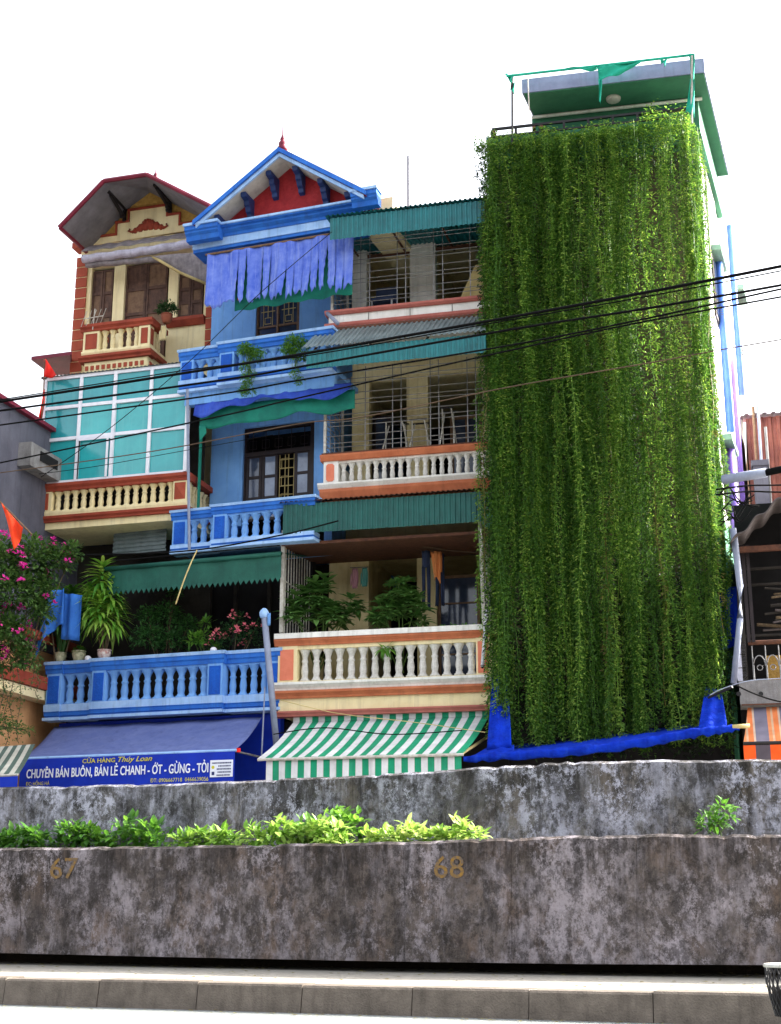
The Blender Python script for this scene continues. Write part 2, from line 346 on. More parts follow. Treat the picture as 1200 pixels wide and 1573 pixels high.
def inst(name, me, parent, loc, rz=0.0, sc=None):
    o = bpy.data.objects.new(name, me); link(o)
    if parent is not None: o.parent = parent
    o.location = loc; o.rotation_euler = (0, 0, rz)
    if sc: o.scale = sc
    return o
def ray(px, py):
    a = (px-600.0)/F; b = (786.5-py)/F
    return a, CT-b*ST, ST+b*CT
def on_z(px, py, z):
    x, y, k = ray(px, py); s = (z-CZ)/k
    return Vector((x*s, y*s, z))
def at(px, py, D):
    x, y, k = ray(px, py); s = D/y
    return Vector((x*s, D, CZ+k*s))
class Frame:
    """street-front frame: x along the front, y into the house, z up"""
    def __init__(s, px, D, yaw, name=None):
        s.th = math.radians(yaw); h = 786.5+F*math.tan(TILT)
        p = at(px, h, D); s.o = Vector((p.x, p.y, 0))
        s.d = Vector((math.cos(s.th), -math.sin(s.th), 0)); s.n = Vector((math.sin(s.th), math.cos(s.th), 0))
        s.e = empty(name, s.o, -s.th) if name else None
    def P(s, px, py, v=0.0):
        x, y, k = ray(px, py); r = Vector((x, y, 0)); t = (v+s.o.dot(s.n))/r.dot(s.n)
        return t*r.dot(s.d)-s.o.dot(s.d), CZ+k*t
    def u(s, px, py, v=0.0): return s.P(px, py, v)[0]
    def z(s, px, py, v=0.0): return s.P(px, py, v)[1]
    def W(s, u, v, z): return s.o+s.d*u+s.n*v+Vector((0, 0, z))
    def w(s, px, py, v=0.0):
        u, z = s.P(px, py, v); return s.W(u, v, z)
    def L(s, W):
        q = Vector(W)-s.o; return Vector((q.dot(s.d), q.dot(s.n), q.z))
    def R(s, m, l, r, t, b, v0, v1):
        """box from image edges on plane v0 back to v1; t, b read at the left edge"""
        mid = (t+b)/2
        return m.box(s.u(l, mid, v0), s.u(r, mid, v0), v0, v1, s.z(l, b, v0), s.z(l, t, v0))
def sub(f, m, name, mt, parent, smooth=False): return m.build(name, mt, parent, smooth)

BAL = {}
def baluster_mesh(mt, wdt, h, fat=1.0):
    k = (mt, round(wdt, 3), round(h, 3))
    if k not in BAL:
        pr = [(.44,0),(.44,.07),(.31,.09),(.31,.13),(.25,.17),(.30,.26),(.32,.34),(.27,.48),(.23,.58),(.30,.62),(.30,.66),(.23,.68),(.23,.76),(.29,.84),(.38,.91),(.49,.98),(.495,1.0)]
        BAL[k] = MB().lathe([(min(r*fat, .495)*wdt, z*h) for r, z in pr], n=10).mesh('baluster', mt, True)
    return BAL[k]
def balusters(parent, mt, u0, u1, v, z0, z1, n, fat=1.0, along='u'):
    w = (u1-u0)/n; me = baluster_mesh(mt, abs(w), z1-z0, fat)
    for i in range(n):
        c = u0+w*(i+0.5)
        inst('baluster', me, parent, (c, v, z0) if along == 'u' else (v, c, z0))
def corrugated(m, u0, u1, v0, z0, v1, z1, pitch=0.09, amp=0.018, rough=0.0):
    """ribbed sheet from line (v0,z0) down to line (v1,z1)"""
    n = max(2, int(abs(u1-u0)/pitch)); xs = []
    dv, dz = v1-v0, z1-z0; l = math.hypot(dv, dz); nv, nz = -dz/l, dv/l
    if nv > 0: nv, nz = -nv, -nz
    for i in range(n):
        a = u0+(u1-u0)*i/n; p = (u1-u0)/n
        xs += [(a, 0), (a+p*.42, 0), (a+p*.52, 1), (a+p*.88, 1)]
    xs.append((u1, 0)); vs = []
    for x, h in xs:
        j = random.uniform(-rough, rough)
        vs += [(x, v0+nv*amp*h, z0+nz*amp*h), (x, v1+nv*amp*h, z1+nz*amp*h+j)]
    return m.add(vs, [(2*i, 2*i+1, 2*i+3, 2*i+2) for i in range(len(xs)-1)])

# ------------------------------------------------------------------ ground, road, sidewalk, kerb
ZS = 0.23
g = MB().add([(-400, -300, -0.012), (400, -300, -0.012), (400, 700, -0.012), (-400, 700, -0.012)], [(0, 1, 2, 3)]).build('ground', 'soil'); g['kind'] = 'structure'
kA, kB = on_z(0, 1502.5, ZS), on_z(1200, 1528, ZS); KD = (kB-kA).normalized(); KN = Vector((-KD.y, KD.x, 0))
def kp(s, t, z): p = kA+KD*s+KN*t; return (p.x, p.y, z)
r = MB().add([kp(-60, -14, 0), kp(70, -14, 0), kp(70, 0.05, 0), kp(-60, 0.05, 0)], [(0, 1, 2, 3)]).build('road', 'asphalt'); r['kind'] = 'structure'
sw = MB().slab(lambda i, j: kp(-30+70*i, 0.30+5.2*j, ZS-0.008+0.006*math.sin(i*90)*math.sin(j*7)), 120, 8, (0, 0, -0.2)).build('sidewalk', 'pavement'); sw['kind'] = 'structure'
kerb = empty('kerb', kp(3, 0.15, 0)); kerb['kind'] = 'structure'
# stones as in the photo: joints seen at these image columns, then carried on at 1 m
KS = [(on_z(px, 1516, ZS)-kA).dot(KD) for px in (240, 417, 605, 810, 1028)]; KJP = (KS[4]-KS[0])/4; KJ0 = KS[0]
for i in range(-9, 18):
    a = KJ0+i*KJP; b = a+KJP-0.008; j = random.uniform(-0.006, 0.006); q = random.uniform(-0.008, 0.008)
    c = 0.018
    m = MB(); prof = [(-0.03+j, 0), (0.0+j, ZS-c+q), (c+j, ZS+q), (0.296, ZS+q), (0.296, 0)]
    vs = [kp(a, t, z) for t, z in prof]+[kp(b, t, z) for t, z in prof]; n = len(prof)
    m.add(vs, [tuple(range(n)), tuple(range(2*n-1, n-1, -1))]+[(k, k+n, (k+1) % n+n, (k+1) % n) for k in range(n)])
    m.xf(lambda p: Vector(p)-kerb.location)
    m.build('kerb_stone', 'kerbstone', kerb)

# ------------------------------------------------------------------ stepped concrete walls
WP = [(a, b*1.035) for a, b in ((-260, 17.3), (0, 16.35), (300, 15.4), (600, 14.5), (900, 13.8), (1200, 13.25), (1460, 12.8))]
FT = [(-260, 1306), (0, 1302.5), (300, 1299), (600, 1293), (825, 1285), (1000, 1281), (1200, 1281.5), (1460, 1282)]
FB = [(-260, 1458), (0, 1464), (300, 1471), (600, 1477), (900, 1481), (1200, 1482.5), (1460, 1484)]
RT = [(-260, 1214), (0, 1209), (300, 1202), (600, 1188), (850, 1170), (1000, 1167), (1200, 1166), (1460, 1166)]
def itp(tab, x):
    for (a, p), (b, q) in zip(tab, tab[1:]):
        if x <= b: return p+(q-p)*(x-a)/(b-a)
    return tab[-1][1]
def wall(name, xs, mt, tops, bots, off, thick, label, joints, chip=0.007):
    e = empty(name, at(600, 1388, itp(WP, 600)+off)*1.0); e.location.z = 0
    tag(e, label, 'wall')
    for a, b in zip(joints, joints[1:]):
        n = max(4, int((b-a)/12)); k = 9
        cols = []
        for i in range(n+1):
            px = a+.25+(b-a-.5)*i/n; D = itp(WP, px)+off
            pt = at(px, itp(tops, px), D); zt = pt.z+chip*(math.sin(px*.045)+.6*math.sin(px*.13+1)+.35*math.sin(px*.31))*.6-(random.uniform(.015, .03) if random.random() < .05 else 0)-(0.01 if i in (0, n) else 0)
            pb = at(px, itp(bots, px), D) if bots else Vector((pt.x, pt.y, 0.1))
            col = []
            for j in range(k+1):
                f = j/k; jit = random.uniform(-0.006, 0.006)+0.008*math.sin(px*0.021+f*4)
                if i in (0, n): jit += 0.014
                if j == k: jit += 0.006
                base = Vector((pt.x*f+pb.x*(1-f), pt.y*f+pb.y*(1-f), pb.z+(zt-pb.z)*f))
                col.append(base+KN*jit)
            cols.append(col)
        m = MB(); H = k+4
        for c in cols:
            m.v += [tuple(p-e.location) for p in c[:-1]]+[tuple(c[-1]-e.location-Vector((0, 0, .03))), tuple(c[-1]+KN*.06-e.location)]+[tuple(c[-1]+KN*thick-e.location), tuple(c[0]+KN*thick-e.location)]
        for i in range(n):
            for j in range(k+3): m.f.append((i*H+j, (i+1)*H+j, (i+1)*H+j+1, i*H+j+1))
            m.f.append((i*H+H-1, (i+1)*H+H-1, (i+1)*H, i*H))
        m.f.append(tuple(range(H-1, -1, -1))); m.f.append(tuple(n*H+j for j in range(H)))
        m.build('wall_panel', mt, e)
    return e
JF = [-240, 30, 620, 785, 978, 1440]
wf = wall('retaining_wall', None, 'wall_front', FT, FB, 0.0, 0.22, 'low stained concrete wall nearest the road with faded painted numbers', JF)
wr = wall('flood_wall', None, 'wall_rear', RT, None, 1.35, 0.24, 'mossy concrete wall rising behind the planter strip', [-240, 420, 760, 1440], 0.009)
# footing set back under the front wall, and the earth between the walls
m = MB(); m2 = MB()
for a, b in zip(range(-240, 1440, 120), range(-120, 1560, 120)):
    def q(px, off, z): p = at(px, 1388, itp(WP, px)+off); return (p.x, p.y, z)
    m2.add([q(a, 0.05, 1.40), q(b, 0.05, 1.40), q(b, 1.55, 1.45), q(a, 1.55, 1.45), q(a, 0.9, 0.1), q(b, 0.9, 0.1), q(b, 1.55, 0.1), q(a, 1.55, 0.1)],
           [(0, 1, 2, 3), (4, 5, 1, 0), (2, 6, 7, 3)])
m2.build('planter_soil', 'soil')['kind'] = 'structure'
lot = MB()
lot.add([kp(-60, 5.0, ZS-0.02), kp(70, 5.0, ZS-0.02), kp(70, 60, ZS-0.02), kp(-60, 60, ZS-0.02)], [(0, 1, 2, 3)])
lot.build('house_lots', 'pavement')['kind'] = 'structure'

def text_mesh(txt, size, mt, extrude=0.0012, shear=0.0, space=1.0, bold=0.0, align='LEFT'):
    c = bpy.data.curves.new('txt', 'FONT'); c.body = txt; c.size = size; c.extrude = extrude; c.shear = shear
    c.space_character = space; c.offset = bold; c.align_x = align; c.resolution_u = 3
    o = bpy.data.objects.new('txt', c); link(o); bpy.context.view_layer.update()
    me = bpy.data.meshes.new_from_object(o.evaluated_get(bpy.context.evaluated_depsgraph_get()))
    bpy.data.objects.remove(o); me.materials.clear(); me.materials.append(MATS[mt]); return me
for txt, px0, px1, pyb, pyt in (('67', 78, 120, 1350, 1318), ('68', 668, 714, 1349, 1315)):
    me = text_mesh(txt, 1.0, 'ochre', 0.0006, bold=0.004)
    xs = [v.co.x for v in me.vertices]; ys = [v.co.y for v in me.vertices]
    p0 = at(px0, pyb, itp(WP, px0)); p1 = at(px1, pyb, itp(WP, px1)); top = at(px0, pyt, itp(WP, px0))
    sx = (p1-p0).length/(max(xs)-min(xs)); sy = (top.z-p0.z)/(max(ys)-min(ys))
    for v in me.vertices: v.co = ((v.co.x-min(xs))*sx, (v.co.y-min(ys))*sy, v.co.z)
    me.name = 'painted_number'
    o = bpy.data.objects.new('painted_number', me); link(o); o.parent = wf
    o.location = p0-KN*0.022-wf.location; dd = (p1-p0); o.rotation_euler = (math.pi/2, 0, math.atan2(dd.y, dd.x))
    o['label'] = 'faded ochre painted number '+txt

# ================================================================== cream house in the middle
C = Frame(590, 22.0, 13.9, 'cream_house'); CE = C.e
tag(CE, 'narrow cream house with green tin awnings and white balustrades left of vines', 'house')
uRc = C.u(775, 1000, 0.4)
def wall_with_openings(fr, parent, mt, l, r, t, b, v, ops, th=0.18, name='wall'):
    """front wall on plane v; ops are (l,r,t,b) openings in image columns/rows; built from piers and lintels"""
    m = MB(); z0, z1 = fr.z(l, b, v), fr.z(l, t, v); x0, x1 = fr.u(l, (t+b)/2, v), (r if isinstance(r, float) else fr.u(r, (t+b)/2, v))
    cur = x0
    for (ol, orr, ot, ob) in ops:
        a, c = fr.u(ol, (ot+ob)/2, v), fr.u(orr, (ot+ob)/2, v); zt, zb = fr.z(ol, ot, v), fr.z(ol, ob, v)
        zb = max(zb, z0); zt = min(zt, z1-0.005)
        m.box(cur, a, v, v+th, z0, z1); m.box(a, c, v, v+th, zt, z1)
        if zb > z0+0.01: m.box(a, c, v, v+th, z0, zb)
        cur = c
    m.box(cur, x1, v, v+th, z0, z1)
    return m.build(name, mt, parent)
# body and rooms (dark inside)
m = MB(); zr = C.z(540, 372, 1.6)
m.box(C.u(548, 600, 2.2), uRc+0.3, 5.2, 9.5, 0.2, zr)
m.box(C.u(548, 600, 2.2)-0.02, C.u(548, 600, 2.2)+0.14, 2.1, 5.2, 0.2, zr)
m.box(uRc+0.16, uRc+0.3, 2.1, 5.2, 0.2, zr)
m.build('body', 'cream_wall', CE)
m = MB(); m.box(C.u(548, 600, 2.2)+0.15, uRc+0.15, 5.05, 5.19, 0.2, zr-0.1); m.build('inner_wall', 'dark', CE)  # shade of the rooms put into this near-black colour
for py in (1075, 775, 500): MB().box(C.u(548, 600, 2.2)-0.3, uRc+0.14, 2.1, 5.0, C.z(600, py, 0)-0.15, C.z(600, py, 0)-0.02).build('floor_slab', 'cream_wall', CE)
MB().box(C.u(548, 600, 2.2)-0.05, uRc+0.28, 1.49, 9.4, zr+0.004, zr+0.08).build('roof_slab', 'cream_wall', CE)
zq = C.z(435, 840, .1); MB().slab(lambda i, j: (C.u(434, 840, .1)+(uRc-C.u(434, 840, .1))*i, .05+1.85*j, zq+.12*j), 2, 2, (0, 0, .05)).build('balcony_ceiling', 'rust', CE)
# --- first floor wall, door, window
wall_with_openings(C, CE, 'cream_wall', 505, uRc, 815, 1075, 1.9, [(566, 641, 858, 1070), (671, 748, 846, 1070)])
def casement(fr, parent, l, r, t, b, v, cols, rows, mf, mg, bar=0.035, name='window', fr_w=0.06):
    x0, x1, z0, z1 = fr.u(l, (t+b)/2, v), fr.u(r, (t+b)/2, v), fr.z(l, b, v), fr.z(l, t, v)
    m = MB(); m.box(x0, x0+fr_w, v, v+.07, z0, z1); m.box(x1-fr_w, x1, v, v+.07, z0, z1); m.box(x0+fr_w, x1-fr_w, v, v+.07, z1-fr_w, z1); m.box(x0+fr_w, x1-fr_w, v, v+.07, z0, z0+fr_w)
    xi0, xi1, zi0, zi1 = x0+fr_w, x1-fr_w, z0+fr_w, z1-fr_w
    for i in range(1, cols): c = xi0+(xi1-xi0)*i/cols; m.box(c-bar, c+bar, v+.008, v+.062, zi0, zi1)
    for j in range(1, rows): c = zi0+(zi1-zi0)*j/rows; m.box(xi0, xi1, v+.012, v+.058, c-bar*.7, c+bar*.7)
    w = m.build(name, mf, parent)
    for i in range(cols):
        for j in range(rows):
            q = MB(); q.box(xi0+(xi1-xi0)*i/cols, xi0+(xi1-xi0)*(i+1)/cols, v+.03, v+.04, zi0+(zi1-zi0)*j/rows, zi0+(zi1-zi0)*(j+1)/rows)
            q.build('pane', mg, w)
    return w
casement(C, CE, 673, 738, 885, 1050, 1.99, 1, 4, 'woodpale', 'glassdim', 0.02, 'door', 0.05)
# recess behind the first floor door is dark; second and third floor
wall_with_openings(C, CE, 'cream_wall', 541, uRc, 548, 755, 1.45, [(567, 625, 584, 750), (658, 742, 576, 750)])
wall_with_openings(C, CE, 'white', 541, uRc, 352, 505, 1.3, [(563, 630, 372, 500), (669, 760, 366, 500)])
# leaning door leaves inside the openings
casement(C, CE, 572, 600, 640, 750, 1.75, 1, 2, 'darkwood', 'glassdim', 0.02, 'door')
casement(C, CE, 692, 742, 640, 750, 1.75, 2, 2, 'woodpale', 'glassdim', 0.02, 'door')
# --- balconies
# first-floor balcony
u0, u1 = C.u(426, 1040, 0), C.u(753, 1030, 0)
b1 = MB(); b1.box(u0+0.02, u1-0.02, 0.03, 1.89, C.z(426, 1099, 0), C.z(426, 1052, 0))
B1 = b1.build('balcony', 'cream', CE)
def moulding(fr, parent, mt, u0, u1, ref, t, b, v, out, depth=0.2, ret=None, name='moulding'):
    zt, zb = fr.z(ref, t, 0), fr.z(ref, b, 0); h = zt-zb; e = out if ret is None else ret
    m = MB(); m.mold([(v+depth, zb), (v-out*.25, zb), (v-out*.35, zb+h*.25), (v-out*.75, zb+h*.55), (v-out, zb+h*.7), (v-out, zt), (v+depth, zt)], u0-e, u1+e)
    return m.build(name, mt, parent)
moulding(C, B1, 'rose', u0, u1, 426, 1093.5, 1101.5, 0.0, 0.05)
moulding(C, B1, 'orange', u0, u1, 426, 1062.5, 1074, -0.0, 0.07)
moulding(C, B1, 'white', u0, u1, 426, 1050, 1062, 0.0, 0.10, name='base_course')
z0, z1 = C.z(426, 1050, 0), C.z(426, 993, 0)
up0, up1 = C.u(456, 1010, 0), C.u(731, 1000, 0)
m = MB(); m.box(u0, up0, 0.02, 0.26, z0, z1); m.build('pedestal', 'cream', B1)
m = MB(); m.box(up1, u1, 0.02, 0.26, z0, z1); m.build('pedestal', 'cream', B1)
for a, b in ((u0+.04, up0-.06), (up1+.03, u1-.03)):
    m = MB(); m.box(a, b, 0.005, 0.03, z0+.05, z1-.06); m.build('panel', 'salmon', B1)
m = MB(); m.box(up0, up1, 0.04, 0.24, z1-0.06, z1); m.box(up0, up1, 0.04, 0.24, z0, z0+0.03); m.build('rail', 'cream', B1)
balusters(B1, 'baluwhite', up0, up1, 0.14, z0+.03, z1-0.06, 15, 0.95)
moulding(C, B1, 'orange', u0, u1, 426, 982.5, 993, 0.02, 0.06, 0.22)
m = MB(); m.box(u0-.05, u1+.03, -0.06, 0.28, C.z(426, 982.5, 0), C.z(426, 974.5, 0)); m.build('coping', 'white', B1)
for s in (u0+.02,):   # side return of the parapet
    m = MB(); m.box(s, s+.2, 0.28, 1.88, z0, C.z(426, 983, 0)); m.build('side_parapet', 'cream', B1)
# second-floor balcony
v2 = 0.25
u0, u1 = C.u(497, 700, v2), uRc
m = MB(); m.box(u0+.03, u1, v2+.03, 1.44, C.z(497, 765, v2), C.z(497, 741, v2)); B2 = m.build('balcony', 'white', CE)
def zc(py): return C.z(497, py, v2)
def mould2(parent, mt, t, b, out, name='moulding'):
    zt, zb = zc(t), zc(b); h = zt-zb
    MB().mold([(v2+.2, zb), (v2-out*.3, zb), (v2-out*.8, zb+h*.5), (v2-out, zb+h*.7), (v2-out, zt), (v2+.2, zt)], u0-out, u1).build(name, mt, parent)
mould2(B2, 'orange', 753, 768, 0.05); mould2(B2, 'white', 744, 753, 0.08, 'base_course')
up0 = C.u(519, 720, v2)
MB().box(u0, up0, v2+.02, v2+.22, zc(744), zc(709)).build('pedestal', 'white', B2)
cx, cz_, hw, hh = (u0+up0)/2-.01, (zc(744)+zc(709))/2, (up0-u0)*.27, (zc(709)-zc(744))*.38
MB().prism([(cx-hw, cz_-hh*.8), (cx-hw*.6, cz_-hh), (cx+hw*.6, cz_-hh), (cx+hw, cz_-hh*.8), (cx+hw, cz_+hh*.8), (cx+hw*.6, cz_+hh), (cx-hw*.6, cz_+hh), (cx-hw, cz_+hh*.8)], v2+.005, v2+.03).build('panel', 'salmon', B2)
MB().box(up0, u1, v2+.04, v2+.2, zc(712), zc(709)).build('rail', 'white', B2)
nb = int((u1-up0)/0.142)
balusters(B2, 'baluwhite', up0, up0+nb*0.142, v2+.12, zc(744), zc(712), nb, 0.95)
mould2(B2, 'orange', 700, 709, 0.05)
MB().box(u0-.03, u1, v2-.02, v2+.24, zc(700), zc(697)).build('coping', 'rust', B2)
MB().box(u0+.02, u0+.16, v2+.24, 1.43, zc(744), zc(701)).build('side_parapet', 'white', B2)
# third-floor parapet
v3 = 0.2
u0, u1 = C.u(503, 490, v3), uRc
def z3(py): return C.z(503, py, v3)
m = MB(); m.box(u0+.02, u1, v3+.02, v3+.2, z3(506), z3(482)); m.box(u0+.02, u1, v3+.2, 1.29, z3(506), z3(498)); B3 = m.build('balcony', 'white', CE)
for t, b in ((479, 485), (499, 507)):
    zt, zb = z3(t), z3(b)
    MB().mold([(v3+.2, zb), (v3-.02, zb), (v3-.05, (zt+zb)/2), (v3-.05, zt), (v3+.2, zt)], u0-.04, u1).build('moulding', 'rose', B3)
for k in range(1, 4):
    x = u0+(u1-u0)*k/4; MB().box(x-.004, x+.004, v3+.012, v3+.03, z3(498.5), z3(486)).build('tile_joint', 'dim', B3)
MB().tube([C.L(C.w(503, 481, v3-.03)), C.L(C.w(519, 497, v3-.4))], 0.035, 8).build('drain_spout', 'pipegrey', B3, True)
# --- tin awnings
def tin_awning(fr, l, r, zt, zb, vf, vb, zback, mt, roofmt, ref, r_ext=None, roof_over=0.06):
    u0, u1 = fr.u(l, (zt+zb)/2, vf), (r if isinstance(r, float) else fr.u(r, (zt+zb)/2, vf))
    a, b = fr.z(ref, zt, vf), fr.z(ref, zb, vf)
    m = MB(); corrugated(m, u0-.08, u1, vf-roof_over, a-.01, vb, zback, 0.085, 0.02)
    aw = m.build('awning', roofmt, CE)
    q = MB(); corrugated(q, u0, u1, vf, a-.035, vf, b, 0.085, 0.016, 0.004); q.build('valance', mt, aw)
    q = MB(); q.box(u0+.02, u1, vf+.03, vf+.07, a-.12, a-.07); q.box(u0+.02, u1, vb-.2, vb-.16, zback-.14, zback-.09)
    for k in range(4):
        x = u0+.06+(u1-u0-.12)*k/3; q.tube([(x, vf+.05, a-.09), (x, vb-.02, zback-.1)], .02, 5)
    q.build('frame', 'rust', aw)
    return aw
tin_awning(C, 435, C.u(741, 800, -0.15), 773, 821, -0.15, 1.85, C.z(440, 752, -0.15)+.28, 'greenval_dark', 'rust', 435)
tin_awning(C, 471, uRc, 536, 567, -0.75, 0.24, C.z(503, 503, 0.2), 'greenval', 'tinroof', 471)
tin_awning(C, 507, uRc, 333, 369, -0.35, 1.55, C.z(505, 331, -.35)+.12, 'greenval', 'greenval', 507)
# end return of lowest awning beside the vines
u = C.u(741, 800, -0.15); q = MB(); q.box(u+.004, u+.02, -0.15, 1.8, C.z(435, 826, -.15), C.z(435, 775, -.15)); q.build('valance', 'greenval_dark', CE)
# --- iron grilles over the balconies
def grille(l, r, t, b, v, xs, nrow, post, side_to, name='window_grille', mt='steel', rr=0.009):
    """bars between image rows t..b (read at column l)"""
    z0, z1 = C.z(l, b, v), C.z(l, t, v); a = C.u(l, (t+b)/2, v); e = uRc if r is None else C.u(r, (t+b)/2, v)
    m = MB()
    for k in range(nrow):
        z = z0+(z1-z0)*(k+.5)/nrow+(0.03 if k % 3 == 0 else -.02); m.tube([(a, v, z), (e, v, z)], rr, 5)
        m.tube([(a, v, z), (a, side_to, z)], rr, 5)
    for px in xs: x = C.u(px, (t+b)/2-15, v); m.tube([(x, v+.012, z0), (x, v+.012, z1)], rr*1.2, 5)
    for k in (1, 2, 3): y = v+(side_to-v)*k/4; m.tube([(a+.01, y, z0), (a+.01, y, z1)], rr, 5)
    m.tube([(a, v, z0-.02), (e, v, z0-.02)], rr*1.6, 5)
    g = m.build(name, mt, CE)
    q = MB(); q.box(a-.022, a+.022, v-.022, v+.022, z0-.05, z1+.05); q.build('post', post, g)
    q = MB(); q.box(a-.022, a+.022, side_to-.06, side_to-.02, z0-.05, z1+.05); q.build('post', post, g)
    return g
grille(500, None, 568, 697, 0.3, (561, 603, 616, 661, 674, 718, 731), 12, 'steelpaint', 1.42, rr=0.0075)
grille(511, None, 368, 476, 0.25, (554, 568, 610, 623, 666, 680, 722), 11, 'steelpaint', 1.28, mt='steel', rr=0.0065)
# first floor: close-set side grille and corner posts
m = MB(); v = .1; a = C.u(434, 900, v); z0, z1 = C.z(434, 972, v), C.z(434, 815, v)
for k in range(11): y = v+.15*k; m.tube([(a, y, z0), (a, y, z1)], .011, 5)
for z in (z0+.3, z0+.9, z1-.1): m.tube([(a, v, z), (a, v+1.6, z)], .011, 5)
g1 = m.build('side_grille', 'steelpaint', CE)
MB().box(a-.03, a+.03, v-.03, v+.03, z0, z1).build('post', 'steelpaint', g1)
MB().box(a-.13, a-.07, v+.3, v+.36, z0, C.z(434, 885, v)).build('post', 'woodpale', g1)
pt = C.L(C.w(737, 800, .0)); pb = C.L(C.w(743, 958, .1))
m = MB().tube([pt, pb], .028, 6); m.build('post', 'steelpaint', CE)
m = MB()
for k in range(1, 9): m.tube([pt+Vector((.0, .16*k, 0)), pb+Vector((.0, .16*k, 0))], .009, 5)
m.build('side_grille', 'steel', CE)
# fluorescent tube hanging at the corner
a = C.w(748, 936, -.12); b = C.w(741, 1027, -.12); e = empty('tube_lamp', b); tag(e, 'slim white tube lamp hanging upright at cream balcony corner', 'lamp')
MB().tube([a-b, a*.03+b*.97-b], .03, 8).build('lamp_tube', 'aluwhite', e, True)
MB().tube([a*.05+b*.95-b, Vector((0, 0, 0))], .034, 8, .012).build('end_cap', 'ironblack', e, True)
MB().tube([a-b, a-b+Vector((.04, .25, .03))], .012, 5).build('bracket', 'steel', e)
# bits on the roof
m = MB(); p = C.L(C.w(565, 325, .9)); m.tube([p, C.L(C.w(565, 288, .9))], .02, 6); m.build('vent_pipe', 'steelpaint', CE)
p0, p1 = C.w(627, 315, 1.6), C.w(627, 240, 1.6)
tag(MB().tube([(0, 0, -.4), p1-p0], .02, 5).build('antenna_mast', 'zgrey', None, loc=p0), 'thin bare mast standing above the cream house roof', 'mast')

# --- laundry, chairs
def cloth(name, mt, w, h, label, cat, loc, rz, taper=1.0, legs=False, folds=3):
    def fn(i, j):
        x = (i-.5)*w*(1-(1-taper)*j); y = .025*math.sin(i*folds*6.28+j*2)+.02*math.sin(j*5)
        return (x, y, -h*j)
    e = empty(name, loc, rz); tag(e, label, cat)
    if legs:
        MB().slab(lambda i, j: ((i-.5)*w, .02*math.sin(i*8), -h*.28*j), 8, 4, (0, .04, 0)).build('waist', mt, e, True)
        for s in (-1, 1): MB().slab(lambda i, j: (s*w*.27+(i-.5)*w*.46*(1-.25*j)+s*.02*j, .03*math.sin(i*6+j*4+s), -h*.27-h*.73*j), 6, 10, (0, .04, 0)).build('leg', mt, e, True)
    else:
        MB().slab(fn, 12, 8, (0, .015, 0)).build('torso', mt, e, True)
        for s in (-1, 1): MB().slab(lambda i, j: (s*(w*.5+i*.02), .02*math.sin(i*5), -.03-.2*j-i*.1), 4, 4, (0, .015, 0)).build('sleeve', mt, e, True)
    return e
yz = -C.th
cloth('trousers', 'jeans', .13, 1.02, 'dark jeans hanging left of the orange cloth on cream balcony', 'trousers', C.w(654, 846, .9), yz, legs=True)
e = empty('draped_cloth', C.w(669, 847, .8), yz); tag(e, 'orange cloth draped over the cream balcony line', 'cloth')
MB().slab(lambda i, j: ((i-.5)*.17*(1-.35*j)+.03*j, .03*math.sin(i*9+j*2), -.5*j*(1-.12*math.sin(i*5))), 14, 8, (0, .012, 0)).build('front_fall', 'orangecloth', e, True)
MB().slab(lambda i, j: ((i-.5)*.15+.02, .06+.02*math.sin(i*8+j), -.34*j), 10, 6, (0, .012, 0)).build('back_fall', 'orangecloth', e, True)
cloth('trousers', 'jeans', .14, .9, 'dark trousers hung behind the orange cloth', 'trousers', C.w(675, 850, .98), yz, legs=True)
cloth('shirt', 'pinkcloth', .1, .36, 'small pink shirt hanging by the cream pillar', 'shirt', C.w(545, 873, 1.4), yz)
cloth('shirt', 'tealclothes', .09, .34, 'small pale teal shirt hanging by the cream doorway', 'shirt', C.w(560, 872, 1.4), yz)
a, b = C.w(640, 838, .85), C.w(742, 850, .85)
tag(MB().tube([a-a, (b-a)*.5-Vector((0, 0, .02)), b-a], .008, 5).build('clothes_line', 'cablebrown', None, loc=a), 'clothes line stretched across the cream first floor balcony', 'line')
a, b = C.w(538, 872, 1.4), C.w(566, 871, 1.4)
tag(MB().tube([a-a, b-a], .008, 5).build('clothes_rod', 'steel', None, loc=a), 'short rod holding two small shirts', 'rod')
# folding laundry racks behind second-floor balustrade
def rack(l, r, t, b, v, label):
    p = C.w((l+r)/2, b, v); e = empty('laundry_rack', p, yz); tag(e, label, 'rack', 'laundry racks')
    w = C.u(r, t, v)-C.u(l, t, v); h = C.z(l, t, v)-C.z(l, b, v)
    for s in (-1, 1):
        MB().tube([(s*w*.5, -.15, 0), (s*w*.3, .1, h)], .013, 5).build('leg', 'steelpaint', e)
        MB().tube([(s*w*.5, .2, 0), (s*w*.3, -.12, h)], .013, 5).build('leg', 'steelpaint', e)
    MB().tube([(-w*.45, -.12, h), (w*.45, -.12, h)], .016, 5).build('rail', 'ironblack', e)
    MB().tube([(-w*.45, .1, h), (w*.45, .1, h)], .016, 5).build('rail', 'ironblack', e)
rack(588, 628, 650, 705, .8, 'folded metal laundry rack left of the cream pillar, second floor')
rack(630, 660, 648, 700, .8, 'folded metal laundry rack in front of the cream pillar, second floor')
rack(678, 700, 630, 690, .8, 'taller metal laundry rack right of the cream pillar, second floor')
